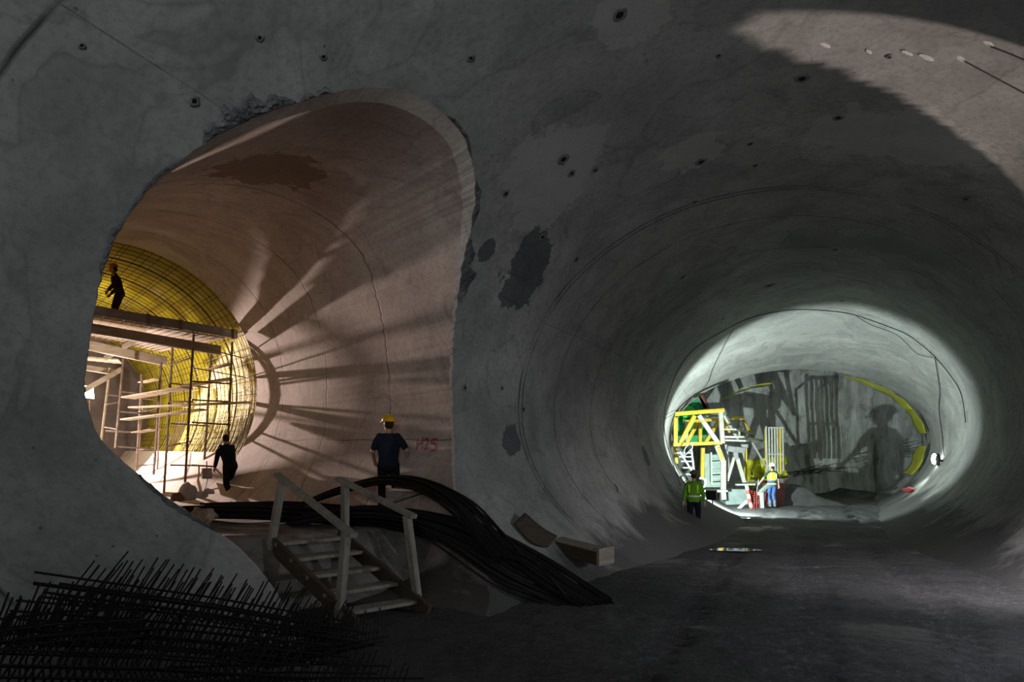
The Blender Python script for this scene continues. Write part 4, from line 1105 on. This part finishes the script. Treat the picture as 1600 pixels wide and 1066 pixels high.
m_dgreen = cloth('dark green shirt', (.02,.06,.05,1)); m_bn = cloth('blue vest cloth', (.05,.07,.26,1)); m_bootg = simple('grey rubber boot', (.10,.12,.11,1), .5, 0, .2, 6, .1); m_bootk = simple('black boot', (.012,.012,.012,1), .6, 0, .2, 6, .1)
m_hy = simple('yellow helmet', (.72,.42,.0,1), .35, 0, .05, 4, 0, .5); m_hw = simple('white helmet', (.82,.82,.82,1), .35, 0, .05, 4, 0, .5); m_ho = simple('orange helmet', (.45,.16,.02,1), .4, 0, .05, 4, 0, .5); m_brown = cloth('brown jacket', (.045,.025,.02,1)); m_hdg = simple('dark helmet', (.10,.09,.02,1), .5, 0, .1, 4, 0)
# on the platform behind the stairs, seen from behind
f = at(607, 806, 11.05)
person('person in dark clothes and a yellow helmet standing behind the stair handrail', (f.x, f.y, zplat((f-RINGC).dot(U)) + .02), .15, 1.62, m_tee, m_blk, m_bootk, m_hy,
       hands=((-.25, .22, .98), (.31, .12, .98)), feet=((-.13,.02,0),(.12,-.04,0)), headturn=.5)
# walking by the end of the lining
f = at(359, 786, 15.9); tz = zplat((f-RINGC).dot(U))
person('person in dark clothes walking bent forward under the scaffold', (f.x, f.y, tz + .03), .95, 1.66, m_navy, m_blk, m_bootk, None, lean=.36, feet=((-.10,-.26,0),(.10,.30,0)), hands=((-.2,.42,.62),(.22,.34,.66)), bareArms=False, headpitch=-.1)
# on the deck
f = S(186, 500, 1.9)
dz = (fa_.z + ba_.z)/2
person('person in brown jacket standing on the scaffold deck under the yellow sheet', (f.x, f.y, fa_.z*.6 + ba_.z*.4 + .03), 1.9, 1.50, m_brown, m_brown, m_bootk, m_ho, lean=.25, hands=((-.15,.25,.95),(.18,.25,.92)), bareArms=False)
# before the bore mouth
f = at(1084, 832, 19.0)
band_g = [(.10,.15,.186,.134,m_refl,'reflective_band')]
person('person in a green high visibility vest walking before the lit bore', (f.x, f.y, zfloor(19) + .03), -.35, 1.72, m_hvg, m_navy, m_bootk, m_hdg, vest=((m_hvg, m_hv), band_g), feet=((-.10,-.08,0),(.10,.14,0)), hands=((-.30,.0,.80),(.29,.10,.84)), bareArms=False)
# inside the bore
f = at(1206.5, 794, 27.2)
band_w = [(.0,.165,.192,.136,m_bn,'blue_lower_vest'),(-.01,.02,.196,.140,m_hv,'yellow_hem')]
_, wr, W = person('person in a white helmet, yellow and blue vest and blue jeans holding a thin stick', (f.x, f.y, zfloor(27) + .03), .1, 1.72, m_dgreen, m_jean, m_bootg, m_hw, vest=((m_hv, m_refl), band_w), feet=((-.10,.0,0),(.11,.02,0)), hands=((-.44,.18,.99),(.30,.0,.80)), headturn=.35)
hp = W(wr[0] + V((-.06,.03,.0)))
props(MB().tube([hp + V((.02,0,.14)), hp, hp + V((-.10,.05,-.75))], .012, 6).build('stick', m_gg), 'thin stick held by the person in the white helmet', 'stick')
# ------------------------------------------------------------------ lights
def area(loc, target, size, power, col, shape='DISK', sy=None, spread=math.pi):
    l = bpy.data.lights.new('lamp', 'AREA'); l.energy = power; l.color = col; l.shape = shape; l.size = size
    if sy: l.size_y = sy
    l.spread = spread
    o = bpy.data.objects.new('lamp', l); C.objects.link(o); o.location = loc
    o.rotation_euler = (V(target) - V(loc)).to_track_quat('-Z', 'Y').to_euler(); return o
def spot(loc, target, ang, power, col, blend=.15, rad=.1):
    l = bpy.data.lights.new('lamp', 'SPOT'); l.energy = power; l.color = col; l.spot_size = math.radians(ang); l.spot_blend = blend; l.shadow_soft_size = rad
    o = bpy.data.objects.new('lamp', l); C.objects.link(o); o.location = loc
    o.rotation_euler = (V(target) - V(loc)).to_track_quat('-Z', 'Y').to_euler(); return o
def point(loc, power, col, rad=.1):
    l = bpy.data.lights.new('lamp', 'POINT'); l.energy = power; l.color = col; l.shadow_soft_size = rad
    o = bpy.data.objects.new('lamp', l); C.objects.link(o); o.location = loc; return o
# side tunnel floodlight, followed by added fill spots without fixtures
WARM = (1.0, .74, .64)
spot(LP + R_*.28 - U*.2, LP - U*10 + R_*1.2 - Z_*4.3, 64, 11500, WARM, .12, .05)
spot(side(-1.6, 5.4, 2.6), side(2.2, 8.6, 3.4), 150, 1300, (1, .84, .70), .6, .12)
spot(side(-1.6, 1.2, 1.9), side(.4, 5.2, 4.3), 125, 1200, (1, .82, .70), .6, .12)
# bore floodlights
COOL = (.84, 1.0, .95)
spot(LC + Z_*.12 + V((.06,.08,.02)), V((14.5, 33, 2.9)), 168, 3100, COOL, .3, .025)
spot(hl + V((-.25,.05,-.05)), V((13.5, 27.8, -.4)), 140, 150, COOL, .5, .05)
# dim soft fill added behind the viewer, turned up at the vault
area(V((-.5, -5.5, 4.2)), V((.2, 2.2, 9.6)), 3.0, 310, (.88, .96, 1.0), spread=math.radians(122))
# unseen added lamps on the right, behind the wall hole and inside the tunnel
spot(LAMPX, V((7.5, 7.9, 4.0)), 70, 4300, (1, .82, .74), .1, .06)
spot(V((8.3, 7.6, 2.2)), V((7.4, 10.4, -.2)), 105, 1300, (.97, .90, .95), .8, .2)
spot(V((7.4, 5.0, 1.7)), V((4.8, 7.0, 0)), 100, 520, (.88, .92, 1), .9, .15)  # fill spot added to lighten the foreground floor
w = bpy.data.worlds.new('world'); bpy.context.scene.world = w; w.use_nodes = True
w.node_tree.nodes['Background'].inputs[0].default_value = (.5, .6, .7, 1); w.node_tree.nodes['Background'].inputs[1].default_value = .0

# ------------------------------------------------------------------ camera
cam = bpy.data.cameras.new('camera'); co = bpy.data.objects.new('camera', cam); C.objects.link(co)
cam.sensor_width = 36; cam.lens = 36*F/1600; cam.shift_y = (HY - 533)/1600
co.location = (0, 0, EYE); co.rotation_euler = (math.pi/2, 0, 0); cam.clip_start = .05; cam.clip_end = 200
sc = bpy.context.scene; sc.camera = co
sc.view_settings.view_transform = 'Standard'; sc.view_settings.look = 'None'; sc.view_settings.exposure = 0; sc.view_settings.gamma = 1
sc.view_settings.use_curve_mapping = False
sc.cycles.max_bounces = 6; sc.cycles.use_denoising = True
sc.cycles.sample_clamp_indirect = 4
